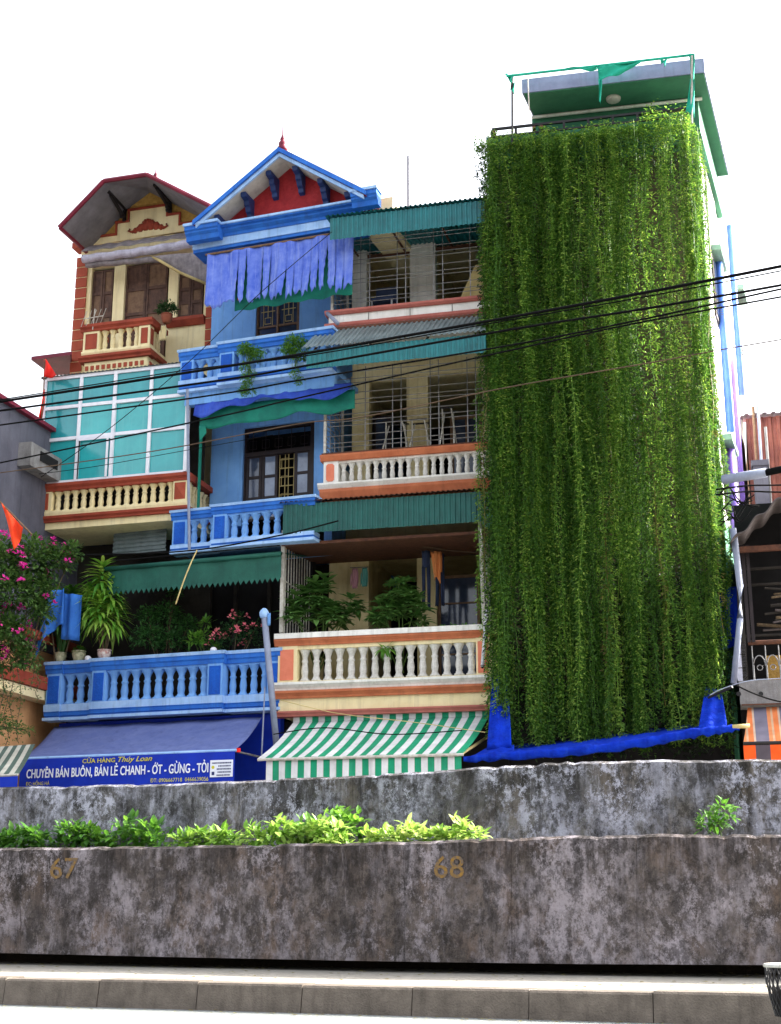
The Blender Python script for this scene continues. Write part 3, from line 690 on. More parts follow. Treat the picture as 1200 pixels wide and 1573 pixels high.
# bamboo mat leaning on the third-floor parapet
p = C.w(706, 460, .6); q = MB()
q.prism([(0, 0), (C.u(750, 460, .6)-C.u(706, 460, .6), 0), (C.u(750, 460, .6)-C.u(706, 460, .6), .62), (C.u(730, 405, .6)-C.u(706, 460, .6), .62)], 0, .02)
o = q.build('bamboo_mat', 'straw', None, loc=p); o.rotation_euler = (0, 0, yz); tag(o, 'pale bamboo mat leaning behind third floor parapet by the vines', 'mat')
# folding chair in the third-floor doorway
p = C.w(590, 466, .9); e = empty('chair', p, yz); tag(e, 'blue chair standing in the third floor doorway of cream house', 'chair')
MB().box(-.2, .2, -.18, .2, .0, .04).build('seat', 'jeans', e); MB().box(-.2, .2, .2, .23, .06, .4).build('backrest', 'jeans', e)
for sx in (-1, 1):
    for sy in (-.15, .19): MB().box(sx*.18-.015, sx*.18+.015, sy-.015, sy+.015, -.42, 0).build('leg', 'steel', e)

# --- green-white striped shop awning under the balcony
m = MB(); zt = C.z(455, 1108, .15); zb = C.z(393, 1165, -1.75)
ua0, ua1, ub0, ub1 = C.u(452, 1108, .15), C.u(752, 1098, .15), C.u(396, 1165, -1.75), C.u(712, 1165, -1.75)
aw = empty('striped_awning', C.W((ua0+ua1)/2, .15, 0), -C.th); tag(aw, 'green and white striped shop awning under cream balcony', 'awning')
cxs = (ua0+ua1)/2
def sf(i, j):
    sag = -.05*math.sin(j*math.pi)-.012*math.sin(i*18)*j
    return ((ua0+(ua1-ua0)*i)*(1-j)+(ub0+(ub1-ub0)*i)*j-cxs, -1.9*j, zt+(zb-zt)*j+sag)
# stripes run with the cloth: one strip each so they follow the slope
ns = 15
for k in range(ns*2):
    q = MB(); q.slab(lambda i, j: sf((k+i)/(ns*2), j), 1, 6, (0, 0, -.008))
    q.build('cloth_strip', 'awn_green' if k % 2 else 'awn_white', aw)
zv = C.z(417, 1196, -1.75)-.25
for k in range(ns*2):
    a, b = ub0+.12+(ub1-.16-ub0)*k/(ns*2)-cxs, ub0+.12+(ub1-.16-ub0)*(k+1)/(ns*2)-cxs
    j = .02*math.sin(k*.9); MB().slab(lambda i, jj: (a+(b-a)*i, -1.86+j*jj+.015*math.sin((k+i)*1.3)*jj, zb-.03+(zv-zb)*jj), 1, 4, (0, .006, 0)).build('valance_strip', 'awn_green' if k % 2 else 'awn_white', aw)
for k in range(ns*2):      # pelmet against the slab
    a, b = ua0+(ua1-ua0)*k/(ns*2)-cxs, ua0+(ua1-ua0)*(k+1)/(ns*2)-cxs
    MB().slab(lambda i, jj: (a+(b-a)*i, -.05, zt+.10-.12*jj), 1, 1, (0, .006, 0)).build('pelmet_strip', 'awn_green' if k % 2 else 'awn_white', aw)
MB().tube([(ub0-cxs, -1.9, zb-.02), (ub1-cxs, -1.9, zb-.02)], .022, 8).build('front_bar', 'steelpaint', aw)
MB().tube([(ua1-cxs-.02, -.1, zt-.35), (ub1-cxs-.05, -1.88, zb-.02)], .022, 6).build('arm', 'straw', aw)
MB().tube([(ua0-cxs+.02, -.1, zt-.45), (ub0-cxs+.05, -1.88, zb-.02)], .022, 6).build('arm', 'steel', aw)
# dark shop front below
m = MB(); m.box(C.u(430, 1140, .5), uRc, .55, .65, .21, C.z(426, 1101, 0)-.01); m.build('shop_front', 'dark', CE)

# ================================================================== blue house
B = Frame(425, 22.4, 19.6, 'blue_house'); BE = B.e
tag(BE, 'narrow blue house with red pediment and three stacked blue balconies', 'house')
def bbalc(L, ref, rows, segs, depth, vb=0.0, slab_to=None):
    """rows: image rows at column ref: coping top, coping bottom, rail bottom, base top, base bottom, foot bottom.
    segs: ('p'|'b', px0, px1, n, dv)"""
    z = [B.z(ref, y, vb) for y in rows]
    ym = (rows[0]+rows[-1])/2
    ua, ub = B.u(segs[0][1], ym, vb), B.u(segs[-1][2], ym-(segs[-1][2]-ref)*.1, vb)
    m = MB(); m.box(ua+.06, ub, vb+.1, depth, z[5]+.004, z[4]-.004); bal = m.build('balcony', 'lblue', BE)
    for kind, p0, p1, n, dv in segs:
        a, b = B.u(p0, ym-(p0-ref)*.1, vb), B.u(p1, ym-(p1-ref)*.1, vb); v = vb+dv
        if kind == 'p':
            MB().box(a, b, v, v+.22, z[3], z[2]).build('pedestal', 'lblue', bal)
            MB().box(a+.035, b-.035, v-.014, v+.01, z[3]+.02, z[2]-.04).build('panel', 'dblue', bal)
        else:
            MB().box(a, b, v+.03, v+.19, z[2]-.03, z[2]).build('rail', 'lblue', bal)
            balusters(bal, 'lblue', a, b, v+.11, z[3], z[2]-.03, n)
    # running courses, broken where the front steps
    runs = []; 
    for s in segs:
        if runs and abs(runs[-1][2]-s[4]) < .01: runs[-1][1] = s[2]
        else: runs.append([s[1], s[2], s[4]])
    for i, (p0, p1, dv) in enumerate(runs):
        a, b = B.u(p0, ym-(p0-ref)*.1, vb), B.u(p1, ym-(p1-ref)*.1, vb); v = vb+dv
        e0 = .05 if (i == 0 or runs[i-1][2] > dv) else -.052; e1 = .05 if (i == len(runs)-1 or runs[i+1][2] > dv) else -.052
        MB().mold([(v+.25, z[1]), (v-.05, z[1]), (v-.06, z[0]-.01), (v-.04, z[0]), (v+.25, z[0])], a-e0, b+e1).build('coping', 'lblue2', bal)
        h = z[1]-z[2]
        MB().mold([(v+.22, z[2]), (v-.005, z[2]), (v-.012, z[2]+h*.4), (v-.035, z[2]+h*.55), (v-.035, z[1]), (v+.22, z[1])], a-e0*.6, b+e1*.6).build('moulding', 'mblue', bal)
        MB().box(a-e0*.4, b+e1*.4, v-.02, v+.24, z[4], z[3]).build('base_course', 'lblue2', bal)
        h = z[4]-z[5]
        MB().mold([(v+.24, z[5]), (v+.02, z[5]), (v+.02, z[5]+h*.25), (v-.01, z[5]+h*.3), (v-.015, z[4]-h*.2), (v-.03, z[4]), (v+.24, z[4])], a-e0*.2, b+e1*.2).build('moulding', 'mblue', bal)
        MB().box(a-e0*.5, b+e1*.5, v-.03, v+.24, z[5]-.05, z[5]).build('foot_course', 'lblue2', bal)
    if slab_to:
        zb = B.z(ref, slab_to, vb); MB().box(ua+.08, ub, vb+.06, vb+.2, zb, z[5]-.05).build('fascia', 'lblue', bal)
    return bal
bb1 = bbalc(71, 71, (1017.5, 1022.5, 1036, 1083, 1094, 1103), [('p', 71, 93, 0, 0), ('b', 93, 143, 3, 0.03), ('p', 143, 164, 0, -.05), ('b', 164, 321, 9, -.05), ('p', 321, 344, 0, -.05), ('b', 344, 409, 4, 0.05), ('p', 409, 428, 0, .05)], 1.5)
bb2 = bbalc(265, 265, (785, 789, 800, 838, 844, 847), [('p', 265, 287, 0, 0), ('b', 287, 331, 3, 0), ('p', 331, 352, 0, -.1), ('b', 352, 485, 8, -.1)], 1.2)
bb3 = bbalc(277, 277, (538.5, 543, 555, 586, 592, 600), [('p', 277, 297, 0, 0), ('b', 297, 341, 3, 0), ('p', 341, 363, 0, -.1), ('b', 363, 512, 9, -.1)], 1.2, slab_to=622)
# body
uL, uR = B.u(324, 700, 1.1), B.u(505, 700, 1.1)
zg = B.z(295, 384, .15)
zlo = B.z(265, 832, 0); m = MB(); m.box(uL, uR, 2.4, 10, zlo, zg); m.box(uL, uL+.15, 1.3, 2.4, zlo, zg); m.box(uR-.15, uR, 1.3, 2.4, zlo, zg); m.build('body', 'lblue', BE)
MB().box(uL, uR, 2.4, 10, .2, zlo-.01).build('body', 'dim', BE)  # shade behind the lower balcony put into this darker body colour
MB().box(uL+.15, uR-.15, 2.3, 2.39, zlo, zg-.1).build('inner_wall', 'dark', BE)  # near-black sheet: indoor shade painted into the wall
MB().box(uL+.15, uR-.15, 1.3, 2.29, B.z(265, 832, 0), B.z(265, 822, 0)).build('floor_slab', 'lblue', BE); MB().box(uL+.15, uR-.15, 1.3, 2.29, B.z(277, 615, 0), B.z(277, 600, 0)).build('floor_slab', 'lblue', BE)
wall_with_openings(B, BE, 'lblue', 324, 507, 620, 812, 1.1, [(372, 482, 658, 811)])
wall_with_openings(B, BE, 'lblue', 325, 512, 380, 600, 1.1, [(393, 460, 452, 518)])
# ground storey and first floor recess
uG0, uG1 = B.u(92, 1060, .3), B.u(430, 1060, .3)
MB().box(uG0, uG1, 1.6, 1.75, .2, B.z(170, 845, 1.0)).build('inner_wall', 'dark', BE)  # recess shade painted into this near-black wall
MB().box(uG0, uG1, .35, .5, .2, B.z(71, 1108, 0)).build('shop_front', 'signblue', BE)
for px in (182, 196, 215, 360, 412): x = B.u(px, 950, 1.5); MB().box(x-.03, x+.03, 1.5, 1.58, B.z(170, 1020, 1.5), B.z(170, 900, 1.5)).build('door_post', 'dim', BE)
# second-floor door: two glazed leaves each side, open middle with a brass lattice
def wood_door():
    l, r, t, b, v = 372, 482, 658, 800, 1.16
    x0, x1 = B.u(l, 710, v), B.u(r, 710, v); z0, z1 = B.z(l, b, v), B.z(l, t, v); zt = B.z(l, 700, v)
    m = MB(); m.box(x0, x0+.07, v, v+.1, z0, z1); m.box(x1-.07, x1, v, v+.1, z0, z1); m.box(x0+.07, x1-.07, v, v+.1, z1-.08, z1); m.box(x0+.07, x1-.07, v, v+.1, zt-.04, zt+.04)
    d = m.build('door', 'darkwood', BE)
    w = (x1-x0-.14)/4
    for k in (0, 1, 3):
        a = x0+.07+w*k; q = MB(); q.box(a, a+.05, v+.03, v+.08, z0, zt-.04); q.box(a+w-.06, a+w-.01, v+.03, v+.08, z0, zt-.04)
        hs = (zt-.04-z0)/3
        for j in range(4): q.box(a+.05, a+w-.06, v+.034, v+.076, z0+hs*j-.02, z0+hs*j+.03)
        q.build('leaf', 'darkwood', d)
        for j in range(3): MB().box(a+.05, a+w-.06, v+.05, v+.06, z0+hs*j+.03, z0+hs*(j+1)-.02).build('pane', 'glass' if k else 'glassdim', d)
    a = x0+.07+w*2; q = MB()
    hs = (zt-.05-z0)
    for f in (0, .38, .62, 1): q.tube([(a+.02+(w-.04)*f, v+.06, z0), (a+.02+(w-.04)*f, v+.06, zt-.05)], .008, 4)
    for f in (.08, .22, .36, .5, .64, .78, .92): q.tube([(a+.02, v+.055, z0+hs*f), (a+w-.03, v+.055, z0+hs*f)], .008, 4)
    for f in (.3, .58, .86):
        q.tube([(a+.06, v+.05, z0+hs*f-.09), (a+.2, v+.05, z0+hs*f-.09), (a+.2, v+.05, z0+hs*f+.09), (a+.06, v+.05, z0+hs*f+.09), (a+.06, v+.05, z0+hs*f-.09)], .008, 4)
    q.build('lattice', 'straw', d)
    q = MB()
    for f in (.1, .3, .5, .7, .9):
        xx = x0+.07+(x1-x0-.14)*f; q.tube([(xx-.07, v+.03, zt+.1), (xx+.07, v+.03, zt+.1), (xx+.07, v+.03, zt+.26), (xx-.07, v+.03, zt+.26), (xx-.07, v+.03, zt+.1)], .007, 4)
        q.tube([(xx, v+.03, zt+.04), (xx, v+.03, z1-.08)], .007, 4)
    q.build('lattice', 'darkwood', d)
wood_door()
# third-floor window with square iron scrolls
def iron_window():
    l, r, t, b, v = 393, 460, 452, 519, 1.14
    x0, x1 = B.u(l, 485, v), B.u(r, 485, v); z0, z1 = B.z(l, b, v), B.z(l, t, v); w = x1-x0; h = z1-z0
    m = MB(); m.box(x0, x0+.05, v, v+.1, z0, z1); m.box(x1-.05, x1, v, v+.1, z0, z1); m.box(x0+w*.48, x0+w*.52, v, v+.1, z0, z1)
    m.box(x0+.05, x1-.05, v+.01, v+.09, z0, z0+.05); m.box(x0+.05, x1-.05, v+.01, v+.09, z1-.05, z1); m.box(x0+.05, x1-.05, v+.012, v+.088, z0+h*.2, z0+h*.24)
    wn = m.build('window', 'woodpale', BE)
    for s in (0, 1):
        c = x0+w*(.27+.47*s); q = MB()
        for f in (.36, .78): q.tube([(c-.06, v+.03, z0+h*f-.06), (c+.06, v+.03, z0+h*f-.06), (c+.06, v+.03, z0+h*f+.06), (c-.06, v+.03, z0+h*f+.06), (c-.06, v+.03, z0+h*f-.06)], .009, 4)
        q.tube([(c, v+.03, z0+h*.36+.06), (c, v+.03, z0+h*.78-.06)], .009, 4); q.tube([(c-.14, v+.03, z0+h*.57), (c+.14, v+.03, z0+h*.57)], .009, 4)
        q.tube([(c-.09, v+.03, z0+h*.24), (c-.09, v+.03, z1-.05)], .007, 4); q.tube([(c+.09, v+.03, z0+h*.24), (c+.09, v+.03, z1-.05)], .007, 4)
        q.build('lattice', 'straw', wn)
        MB().box(x0+.05+(w*.43+.0)*s+.02*s, x0+w*.47+(w*.46)*s, v+.05, v+.06, z0+.05, z1-.05).build('pane', 'glassdim', wn)
iron_window()
# entablature and cornice
v = .12; ue0, ue1 = B.u(296, 372, v), B.u(553, 340, v)
zz = lambda py: B.z(296, py, v)
Z0, Z1, Z2 = zz(384), B.z(337, 361, v-.1), B.z(337, 346, v-.16)
MB().box(ue0, ue1, v, v+.5, Z0, Z1).build('entablature', 'lblue2', BE)
MB().box(ue0+.01, ue1, v+.02, v+.5, Z0-.06, Z0).build('soffit_band', 'mblue', BE)
h = Z2-Z1
MB().mold([(v+.5, Z1), (v-.02, Z1), (v-.03, Z1+h*.3), (v-.10, Z1+h*.55), (v-.10, Z1+h*.8), (v-.16, Z1+h*.85), (v-.16, Z2), (v+.5, Z2)], ue0-.02, ue1).build('cornice', 'mblue', BE)
MB().box(ue0-.05, ue1, v-.19, v+.5, Z2, Z2+.04).build('cornice_cap', 'lblue2', BE)
for l, r, t in ((283, 333, 345), (538, 578, 300)):
    va = v-.3; a, b = B.u(l, t+10, va), B.u(r, t+10-(0), va); z1 = B.z(283, 345, va)-.05; z0 = B.z(283, 368, va)
    if l > 400: z1 += .1; z0 += .1
    MB().mold([(v-.05, z0), (va+.1, z0), (va+.08, z0+(z1-z0)*.35), (va+.03, z0+(z1-z0)*.5), (va+.03, z0+(z1-z0)*.62), (va, z0+(z1-z0)*.7), (va, z1), (v-.05, z1)], a, b).build('cornice_block', 'mblue', BE)
    MB().box(a-.02, b+.02, va-.03, v-.05, z1, z1+.05).build('cornice_cap', 'lblue2', BE)
# gable
vf, vw = -.15, .30
gl, ga, gr = B.P(303, 336, vf), B.P(432, 229, vf), B.P(560, 296, vf)
ax = (gl[0]+gr[0])/2; gz = (gl[1]+gr[1])/2; az_ = ga[1]; hw = (gr[0]-gl[0])/2
k = (az_-gz)/hw
def slope_band(m, off0, off1, y0, y1, ext=0.0):
    for s in (-1, 1):
        p = [(ax, az_-off0), (ax+s*(hw+ext), gz-off0-k*ext), (ax+s*(hw+ext), gz-off1-k*ext), (ax, az_-off1)]
        m.prism(p if s > 0 else p[::-1], y0, y1)
    return m
slope_band(MB(), -.02, .10, vf-.05, 6.0, .04).build('roof', 'maroon', BE)
slope_band(MB(), .0, .085, vf-.09, vf-.055, .05).build('bargeboard', 'mblue', BE)
slope_band(MB(), .05, .17, vf-.05, vf-.01, .0).build('bargeboard', 'lblue2', BE)
slope_band(MB(), .105, .14, vf, 4.0, 0).build('soffit', 'soffit', BE)
MB().prism([(ax-hw+.0, gz-.3), (ax+hw-.0, gz-.3), (ax+hw, gz-.14), (ax, az_-.13), (ax-hw, gz-.14)], vw, vw+.2).build('pediment', 'red_stucco', BE)
for s in (-1, 1):
    for f in (.16, .46, .78):
        x = ax+s*hw*f; zt = az_-.145-k*hw*f
        q = MB(); prof = [(vw, zt-.02), (vf+.06, zt-.02), (vf+.08, zt-.10), (vf+.2, zt-.12), (vf+.22, zt-.2), (vf+.26, zt-.22), (vf+.3, zt-.3), (vw-.1, zt-.33), (vw-.09, zt-.4), (vw, zt-.42)]
        q.mold(prof, x-.05, x+.05); q.build('bracket', 'navyiron', BE)
p = B.L(B.w(434, 227, vf+.05))
MB().lathe([(.05, 0), (.09, .03), (.1, .07), (.06, .11), (.075, .14), (.07, .18), (.035, .22), (.05, .25), (.03, .29), (.022, .32), (.012, .34), (.008, .52)], (p.x, p.y, p.z-.08), 10).build('finial', 'maroon', BE, True)
x = B.u(556, 310, .4); z0 = Z2
q = MB(); q.box(x, x+.55, .5, 4.5, z0-.3, z0+.28); q.build('parapet', 'cream', BE)
# side gutters and loose poles
tag(MB().tube([(0, 0, 0), B.w(288, 598, -.12)-B.w(291, 846, -.12)], .026, 7).build('drainpipe', 'pipegrey', None, loc=B.w(291, 846, -.12)), 'long thin grey pipe standing before the blue balconies', 'pipe')
a, b = B.w(406, 943, -.4), B.w(425, 1145, -.4)
e = empty('leaning_pole', b); tag(e, 'thick grey plastic pole leaning between blue and cream balconies', 'pole')
MB().tube([(0, 0, 0), a-b], .052, 9).build('pole', 'pipegrey', e, True)
q = MB(); q.lathe([(.055, -.07), (.075, -.03), (.08, .02), (.06, .06), (.03, .09)], tuple(a-b), 9); q.build('cloth_cap', 'lblue2', e, True)
MB().slab(lambda i, j: Vector((a-b).to_tuple())+Vector((.06+.05*i, -.06+.02*math.sin(i*5), .0-.2*j)), 4, 4, (0, .01, 0)).build('cloth_end', 'lblue', e, True)
a, b = B.w(407, 1055, -.45), B.w(402, 1160, -.6)
tag(MB().tube([(0, 0, 0), a-b], .012, 5).build('cord', 'pipegrey', None, loc=b), 'thin grey cord hanging beside leaning grey pole', 'cord')
x, z = B.P(303, 800, .3); MB().box(x-.02, x+.02, .3, .34, z, B.z(303, 650, .3)).build('awning_post', 'tealcloth', BE)
# round white lamps on the balcony pedestals
for px, py, lb in ((135, 1013, 'left'), (328, 1000, 'right')):
    p = B.w(px, py+3, .02); e = empty('globe_lamp', p); tag(e, 'small white globe lamp on '+lb+' pedestal of lowest blue balcony', 'lamp', 'globe lamps')
    MB().lathe([(.02, .0), (.045, .012), (.058, .04), (.055, .07), (.03, .095), (.008, .1)], n=10).build('globe', 'aluwhite', e, True)
    MB().lathe([(.035, -.03), (.03, .005)], n=8).build('base', 'steel', e, True)
# torn blue blind under the entablature
bl = empty('torn_blind', B.W(0, 0, 0), -B.th); tag(bl, 'faded blue torn cloth blind hanging in strips under the red gable', 'blind')
v = .06; ztop = B.z(318, 392, v)
slits = [(318, 999), (366, 412), (378, 382), (403, 382), (415, 440), (427, 430), (440, 408), (452, 436), (465, 432), (478, 405), (491, 388), (503, 372), (516, 415), (528, 424), (543, 999)]
for i in range(len(slits)-1):
    (l, sl_), (r, sr_) = slits[i], slits[i+1]; bb = 477-(l-318)*.155
    zb = B.z(l, bb+random.uniform(-6, 3), v); x0, x1 = B.u(l, 430, v), B.u(r, 430, v); ph = random.uniform(0, 6)
    zl_, zr2 = (B.z(l, sl_, v) if sl_ < 900 else -9), (B.z(r, sr_, v) if sr_ < 900 else -9); tw = random.uniform(-.05, .03); nx = max(4, int((r-l)/3))
    def fn(a, j, x0=x0, x1=x1, zb=zb, zl_=zl_, zr2=zr2, ph=ph, tw=tw):
        z = ztop+(zb-ztop)*j; A_, B_ = x0, x1
        dl, dr = max(0, zl_-z) if zl_ > 0 else 0, max(0, zr2-z) if zr2 > 0 else 0
        A_ += min(.03, dl*.05)+.006*math.sin(z*37+ph)*(dl > .05); B_ -= min(.03, dr*.05)+.006*math.sin(z*31+ph)*(dr > .05)
        x = A_+(B_-A_)*a; rag = (.05*math.sin(a*7+ph)+.03*math.sin(a*29+ph)) if j > .99 else (.02*math.sin(a*7+ph) if j > .9 else 0)
        return (x, v+.02*math.sin(x*8)+.012*math.sin(x*23+z*3)-.06*j*j+tw*min(1, max(dl, dr)*2), z+rag)
    MB().slab(fn, nx, 18, (0, .006, 0)).build('cloth_strip', 'blindblue', bl, True)
MB().slab(lambda i, j: (B.u(362, 430, .15)+(B.u(541, 430, .15)-B.u(362, 430, .15))*i, .15+.02*math.sin(i*20), B.z(362, 395, .15)+(B.z(362, 478, .15)-B.z(362, 395, .15))*j+.02*math.sin(i*31)*j), 30, 6, (0, .006, 0)).build('lining', 'tealcloth', bl, True)
MB().slab(lambda i, j: (B.u(366, 440, .1)+.06*i, .1, B.z(366, 418, .1)-.55*j), 2, 4, (0, .005, 0)).build('patch', 'flagorange', bl)
MB().tube([(B.u(316, 390, v), v, ztop+.01), (B.u(545, 360, v), v, ztop+.01)], .02, 6).build('rod', 'woodpale', bl)
# blue and green tarp strips under the third-floor balcony
tp = empty('tarp_valance', B.W(0, 0, 0), -B.th); tag(tp, 'blue and green tarp strip hanging under the upper blue balcony', 'tarp')
x0, x1 = B.u(300, 640, .1), B.u(540, 610, .1); zt = B.z(300, 619, .1)
def bot(i): return .20+.07*math.sin(i*9+1)+.05*math.sin(i*23)-.10*math.exp(-((i-.62)/.06)**2)
MB().slab(lambda i, j: (x0+(x1-x0)*i, .08+.015*math.sin(i*40)-.05*j, zt-bot(i)*j), 60, 5, (0, .006, 0)).build('upper_strip', 'oldtarp', tp, True)
def bot2(i): return .31+.07*abs(math.sin(i*4.1+.5))+.03*math.sin(i*17)
MB().slab(lambda i, j: (x0+.06+(x1-x0-.02)*i, .16+.03*math.sin(i*25)*j, zt-.1-bot2(i)*j), 60, 6, (0, .006, 0)).build('lower_strip', 'tealcloth', tp, True)
MB().slab(lambda i, j: (x0+.06+.13*i+.02*j, .14, zt-.42-.3*j*(1-.5*i)), 4, 5, (0, .006, 0)).build('loose_end', 'tealcloth', tp, True)
# green awning with saw-tooth edge over the first floor
ga_ = empty('green_awning', B.W(0, 0, 0), -B.th); tag(ga_, 'dark green cloth awning with saw tooth edge over lowest blue balcony', 'awning')
x0, x1 = B.u(165, 890, .0), B.u(432, 880, .0); z1, z0 = B.z(170, 874, 0), B.z(181, 908, 0)
MB().slab(lambda i, j: (x0-.05+(x1-x0+.05)*i, 1.1-1.12*j, z1+.22-.2*j), 30, 4, (0, 0, -.01)).build('top_sheet', 'greenawn', ga_)
MB().tube([(x0-.05, -.02, z1), (x1, -.02, z1)], .04, 8).build('roller', 'greenawn', ga_, True)
nt_ = 34; poly = [(x0, z1-.03)]
for i in range(nt_):
    a = x0+(x1-x0)*i/nt_; poly += [(a, z0+.01), (a+(x1-x0)/nt_*.5, z0-.075)]
vsx = []; q = MB()
for i in range(nt_):
    a = x0+(x1-x0)*i/nt_; b = x0+(x1-x0)*(i+1)/nt_; y = lambda t: .0+.012*math.sin(t*9)
    for yo, fl in ((0, 0), (.006, 1)):
        f = [(0, 1, 2, 3, 4)]
        q.add([(a, y(a)+yo, z1-.03), (a, y(a)+yo, z0+.01), ((a+b)/2, y(a)+yo-.01, z0-.07+random.uniform(-.008, .008)), (b, y(b)+yo, z0+.01), (b, y(b)+yo, z1-.03)], f if not fl else [(4, 3, 2, 1, 0)])
q.build('valance', 'greenawn', ga_)
# corrugated sheets lying under the neighbour's slab
q = MB(); p = B.P(190, 838, .9); x0 = B.u(188, 838, .9); x1 = B.u(268, 835, .9)
corrugated(q, 0, .6, 0, 0, 0, -(x1-x0), .09, .02); q.xf(lambda c: (x0-c[2], .6+c[1], p[1]-.25+c[0]*.75)); q.build('tin_sheet', 'tinroof', BE)
# --- shop awning with lettering
sa = empty('shop_awning', B.W(B.u(230, 1110, 0), 0, 0), -B.th); tag(sa, 'blue shop awning with white Vietnamese lettering under lowest blue balcony', 'awning')
ox = B.u(230, 1110, 0); vs_ = -1.35
at0, at1 = B.P(84, 1116, .1), B.P(402, 1102, .1); ab0, ab1 = B.P(33, 1166, vs_), B.P(362, 1149, vs_)
ztp = (at0[1]+at1[1])/2; zbt = (ab0[1]+ab1[1])/2
MB().slab(lambda i, j: ((at0[0]+(at1[0]-at0[0])*i)*(1-j)+(ab0[0]+(ab1[0]-ab0[0])*i)*j-ox, .1+(vs_-.1)*j, ztp+(zbt-ztp)*j-.05*math.sin(j*3.14)-.008*math.sin(i*26+j*3)), 40, 10, (0, 0, -.01)).build('canopy', 'awnblue', sa, True)
xa, xb = ab0[0]-ox, ab1[0]-ox; zvb = B.z(33, 1212, vs_)-.1
MB().slab(lambda i, j: (xa+(xb-xa)*i, vs_-.02, zbt-.03-(zbt-.03-zvb)*j), 20, 4, (0, .008, 0)).build('valance', 'signblue', sa)
MB().tube([(xa-.02, vs_, zbt-.015), (xb+.04, vs_, zbt-.015)], .022, 8).build('front_bar', 'lblue2', sa)
MB().lathe([(.03, -.03), (.032, .03)], (xb+.05, vs_, zbt-.015), 8).build('bar_cap', 'flagred', sa)
for x in (xa+.05, xb-.03): MB().tube([(x+.3, .3, zbt-.1), (x, vs_, zbt-.02)], .018, 5).build('arm', 'steel', sa)
def sign_text(txt, l, r, t, b, mt, name='lettering', shear=0.0, bold=0.0, ref=None, asc=1.0):
    me = text_mesh(txt, 1.0, mt, 0.0004, shear, 1.0, 0.0); vv = vs_-.024
    horn = None
    if 'ÓT' in txt:      # the letter O with horn and acute: the horn is added as a small hook
        pm = text_mesh(txt[:txt.index('ÓT')+1], 1.0, mt, 0.0004); horn = max(q.co.x for q in pm.vertices)
        hv = [(horn-.16, .60, 0), (horn-.10, .66, 0), (horn+.0, .70, 0), (horn+.06, .82, 0), (horn-.04, .84, 0), (horn-.06, .76, 0)]
        n1 = len(me.vertices); fs1 = [tuple(p.vertices) for p in me.polygons]; vv1 = [tuple(q.co) for q in me.vertices]
        me = bpy.data.meshes.new('lettering'); me.from_pydata(vv1+[(x, y, .01) for x, y, _ in hv], [], fs1+[tuple(n1+k for k in range(6))]); me.materials.append(MATS[mt])
    if bold:      # heavier strokes: the same letters struck three times, a hair apart
        src = [(v.co.copy()) for v in me.vertices]; fs = [tuple(p.vertices) for p in me.polygons]; n0 = len(src); me = bpy.data.meshes.new('lettering')
        offs = [(0, 0, 0), (bold, 0, .002), (-bold, 0, .004), (0, bold*.7, .006), (0, -bold*.7, .008)]
        me.from_pydata([tuple(c+Vector(o)) for o in offs for c in src], [], [tuple(i+n0*k for i in f) for k in range(len(offs)) for f in fs]); me.materials.append(MATS[mt])
    xs_ = [q.co.x for q in me.vertices]; ys_ = [q.co.y for q in me.vertices]
    x0, x1 = B.u(l, (t+b)/2, vv)-ox, B.u(r, (t+b)/2, vv)-ox; z0 = B.z(l, b, vv); hcap = B.z(l, t, vv)-z0
    sx = (x1-x0)/(max(xs_)-min(xs_)); sy = hcap/(0.70*asc)
    for q in me.vertices: q.co = (x0+(q.co.x-min(xs_))*sx, vv-q.co.z, z0+q.co.y*sy)
    me.name = name; o = bpy.data.objects.new(name, me); link(o); o.parent = sa; return o
sign_text('CHUYÊN BÁN BUÔN, BÁN LẺ CHANH - ÓT - GỪNG - TỎI', 41, 320, 1182, 1195.5, 'whitepaint', bold=.024)
sign_text('CỬA HÀNG', 127, 177, 1166, 1172.5, 'yellowpaint', bold=.012)
sign_text('Thúy Loan', 182, 234, 1162.5, 1170.5, 'yellowpaint', shear=.35, bold=.008)
sign_text('ĐC: HỒNG HÀ', 40, 76, 1201.5, 1207, 'yellowpaint')
sign_text('ĐT: 0906667718  0466639056', 231, 320, 1196, 1202, 'yellowpaint')
vv = vs_-.026; x0, x1 = B.u(323, 1180, vv)-ox, B.u(358, 1178, vv)-ox; z0, z1 = B.z(323, 1194, vv), B.z(323, 1168, vv)
st = MB().box(x0, x1, vv-.004, vv, z0, z1).build('sticker', 'whitepaint', sa)
q = MB()
for j, (a, b) in enumerate(((.08, .92), (.36, .9), (.3, .95), (.34, .92), (.3, .9))):
    zz0 = z1-(z1-z0)*(.1+.18*j); x = x0+(x1-x0)*a
    while x < x0+(x1-x0)*b-.01:
        wd = random.uniform(.008, .02); q.box(x, x+wd, vv-.0065, vv-.0055, zz0-.03, zz0-.008); x += wd+.006
q.build('printed_lines', 'print', st)
MB().lathe([(.026, -.001), (.026, .001)], (0, 0, 0), 10).xf(lambda c: (x0+.05+c[0], vv-.0062+c[2], (z0+z1)/2+.02+c[1])).build('printed_spot', 'yellowpaint', st)
MB().box(x0+.03, x0+.075, vv-.0065, vv-.0055, z0+.03, z0+.08).build('printed_spot', 'print', st)

